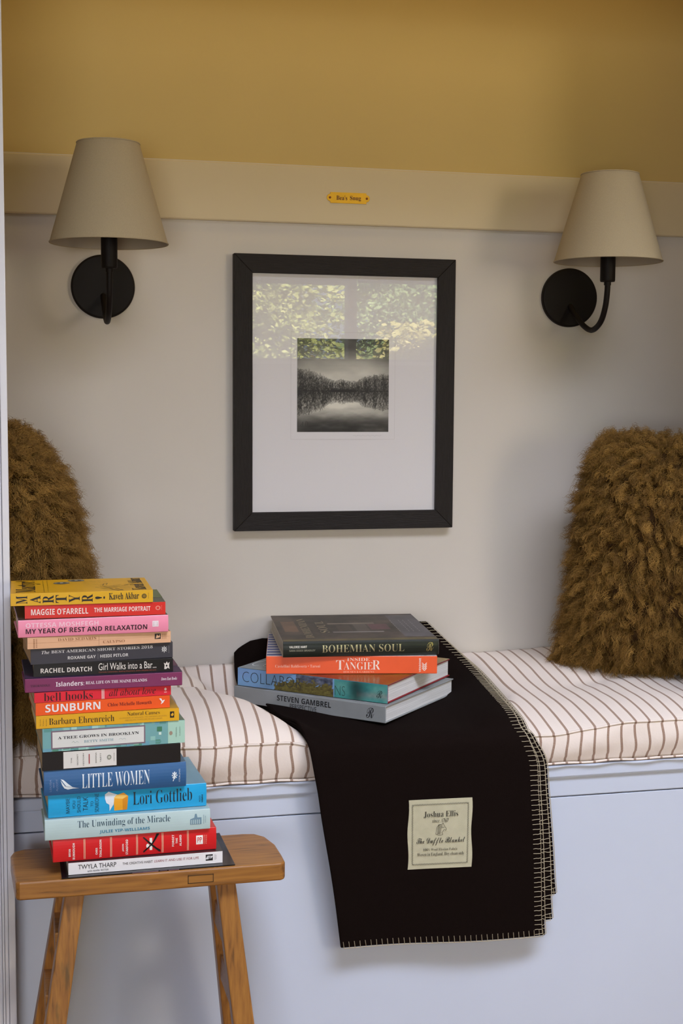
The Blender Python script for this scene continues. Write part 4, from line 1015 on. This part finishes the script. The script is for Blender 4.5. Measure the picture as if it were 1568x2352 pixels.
# ------------------------------------------------------------------ sheepskin pillows
furm = bpy.data.materials.new('curly_fur'); furm.use_nodes = True
nt = furm.node_tree; b = nt.nodes['Principled BSDF']; b.inputs['Roughness'].default_value = .55; b.inputs['Specular IOR Level'].default_value = .25
at = nt.nodes.new('ShaderNodeAttribute'); at.attribute_name = 'tone'; ra = nt.nodes.new('ShaderNodeValToRGB')
e = ra.color_ramp.elements; e[0].position = 0; e[0].color = (*lin('503714'), 1); e[1].position = 1; e[1].color = (*lin('ae8643'), 1); q = e.new(.5); q.color = (*lin('7d5d2b'), 1)
nt.links.new(at.outputs['Fac'], ra.inputs[0]); nt.links.new(ra.outputs[0], b.inputs['Base Color'])
def pillow(loc, ax, lean, W, H, T, label, seed, nlock, flen):
    g = np.random.default_rng(seed)
    ax = np.array(ax, float); ax /= np.linalg.norm(ax); nrm = np.cross(ax, [0, 0, 1.]); nrm /= np.linalg.norm(nrm)     # faces the viewer side
    up = np.array([0, 0, 1.])*math.cos(lean) - nrm*math.sin(lean); nr = np.cross(ax, up)
    r = empty('sheepskin_pillow', tuple(loc), label=label, cat='pillow', group='curly sheepskin pillows')
    def body(u, v, side):
        k = (np.clip(1-np.abs(u)**2.6, 0, 1)*np.clip(1-np.abs(v)**2.6, 0, 1))**.5
        sh = 1-.05*(1-np.abs(v)**2)*np.abs(u)**3; sv = 1-.05*(1-np.abs(u)**2)
        x_, z_ = u*W/2*sh*(1-.09*v-.20*np.clip(v, 0, 1)**3), v*H/2*sv*(1-.04*u*u)
        return (x_[..., None]*ax + z_[..., None]*up + (side*k*T/2)[..., None]*nr)
    n = 34; th_ = np.linspace(-1, 1, n); uu, vv = np.meshgrid(np.sin(th_*np.pi/2), np.sin(th_*np.pi/2))
    A = body(uu, vv, np.ones_like(uu)).reshape(-1, 3); Bk = body(uu, vv, -np.ones_like(uu)).reshape(-1, 3)
    idx = np.arange(n*n).reshape(n, n); f = np.stack([idx[:-1, :-1], idx[:-1, 1:], idx[1:, 1:], idx[1:, :-1]], -1).reshape(-1, 4)
    V = np.concatenate([A, Bk]); F_ = f.tolist()+(f[:, ::-1]+n*n).tolist()
    mesh('pillow_body', V.tolist(), F_, mat('sheepskin_hide', '4a3114', .95), r, smooth=True)
    # locks
    u = np.sin(g.uniform(-1, 1, nlock)*np.pi/2)*.999; v = np.sin(g.uniform(-1, 1, nlock)*np.pi/2)*.999; side = np.where(g.random(nlock) < .78, 1., -1.)
    eps = .01
    P0 = body(u, v, side); du = body(np.clip(u+eps, -1, 1), v, side)-body(np.clip(u-eps, -1, 1), v, side); dv = body(u, np.clip(v+eps, -1, 1), side)-body(u, np.clip(v-eps, -1, 1), side)
    N = np.cross(du, dv)*side[:, None]; N /= np.linalg.norm(N, axis=1)[:, None]+1e-9
    rad = u[:, None]*ax+v[:, None]*up
    d = N*.75+rad*.35*np.clip(np.abs(u)+np.abs(v)-.6, 0, 1)[:, None]+g.normal(0, .38, (nlock, 3))+np.array([0, 0, -.35]); d /= np.linalg.norm(d, axis=1)[:, None]
    ns, npt = 15, 20; tot = nlock*ns
    D = np.repeat(d, ns, 0)+g.normal(0, .075, (tot, 3)); D /= np.linalg.norm(D, axis=1)[:, None]
    jit = g.normal(0, .0042, (tot, 3)); root = np.repeat(P0, ns, 0)+jit
    ln = np.repeat(flen*g.uniform(.65, 1.35, nlock), ns)*g.uniform(.7, 1.1, tot)
    s1 = np.cross(D, g.normal(0, 1, (tot, 3))); s1 /= np.linalg.norm(s1, axis=1)[:, None]; s1l = np.cross(np.repeat(d, ns, 0), np.repeat(g.normal(0, 1, (nlock, 3)), ns, 0)); s1l /= np.linalg.norm(s1l, axis=1)[:, None]
    s2 = np.cross(D, s1l); ph = np.repeat(g.uniform(0, 6.28, nlock), ns)+g.normal(0, .38, tot); fr = np.repeat(g.uniform(2.2, 4.2, nlock), ns); am = np.repeat(g.uniform(.0018, .0044, nlock), ns)
    S = np.linspace(0, 1, npt)[None, :, None]
    ang = ph[:, None]+2*np.pi*fr[:, None]*np.linspace(0, 1, npt)[None]
    amp = (am[:, None]*np.linspace(0, 1, npt)[None]**.6)
    pts = root[:, None]-jit[:, None]*S*.6+D[:, None]*(S*ln[:, None, None])+np.array([0, 0, -1.])*(S**2)*(ln[:, None, None])*.25+s1l[:, None]*(amp*np.cos(ang))[..., None]+s2[:, None]*(amp*np.sin(ang))[..., None]
    wp = pts+np.array(loc)
    wp[..., 1] = np.minimum(wp[..., 1], -.003); wp[..., 0] = np.clip(wp[..., 0], NX0+.002, NX1-.002)
    pts = wp-np.array(loc)
    hc = bpy.data.hair_curves.new('fur'); hc.add_curves([npt]*tot)
    hc.attributes['position'].data.foreach_set('vector', pts.astype(np.float32).ravel())
    ra_ = hc.attributes.new('radius', 'FLOAT', 'POINT'); rr = (.00040*(1-.75*np.linspace(0, 1, npt)**1.5))[None].repeat(tot, 0); ra_.data.foreach_set('value', rr.astype(np.float32).ravel())
    to = hc.attributes.new('tone', 'FLOAT', 'POINT'); tn = np.clip(np.repeat(g.normal(.42, .16, nlock), ns)[:, None]+g.normal(0, .10, (tot, 1))+.25*np.linspace(-.6, 1, npt)[None]**1, 0, 1); to.data.foreach_set('value', tn.astype(np.float32).ravel())
    hc.materials.append(furm)
    o = bpy.data.objects.new('fur', hc); COL.objects.link(o); o.parent = r; tag(o, kind='stuff')
pillow((-.405, -.235, .785), (.10, 1, 0), R(8), .37, .47, .20, 'curly golden brown sheepskin pillow at left behind the tall stack of books', 21, 4800, .040)
pillow((.890, -.225, .770), (.93, -.36, 0), R(-9), .44, .48, .19, 'curly golden brown sheepskin pillow at right under the right wall lamp', 22, 5200, .036)

flush_ink()
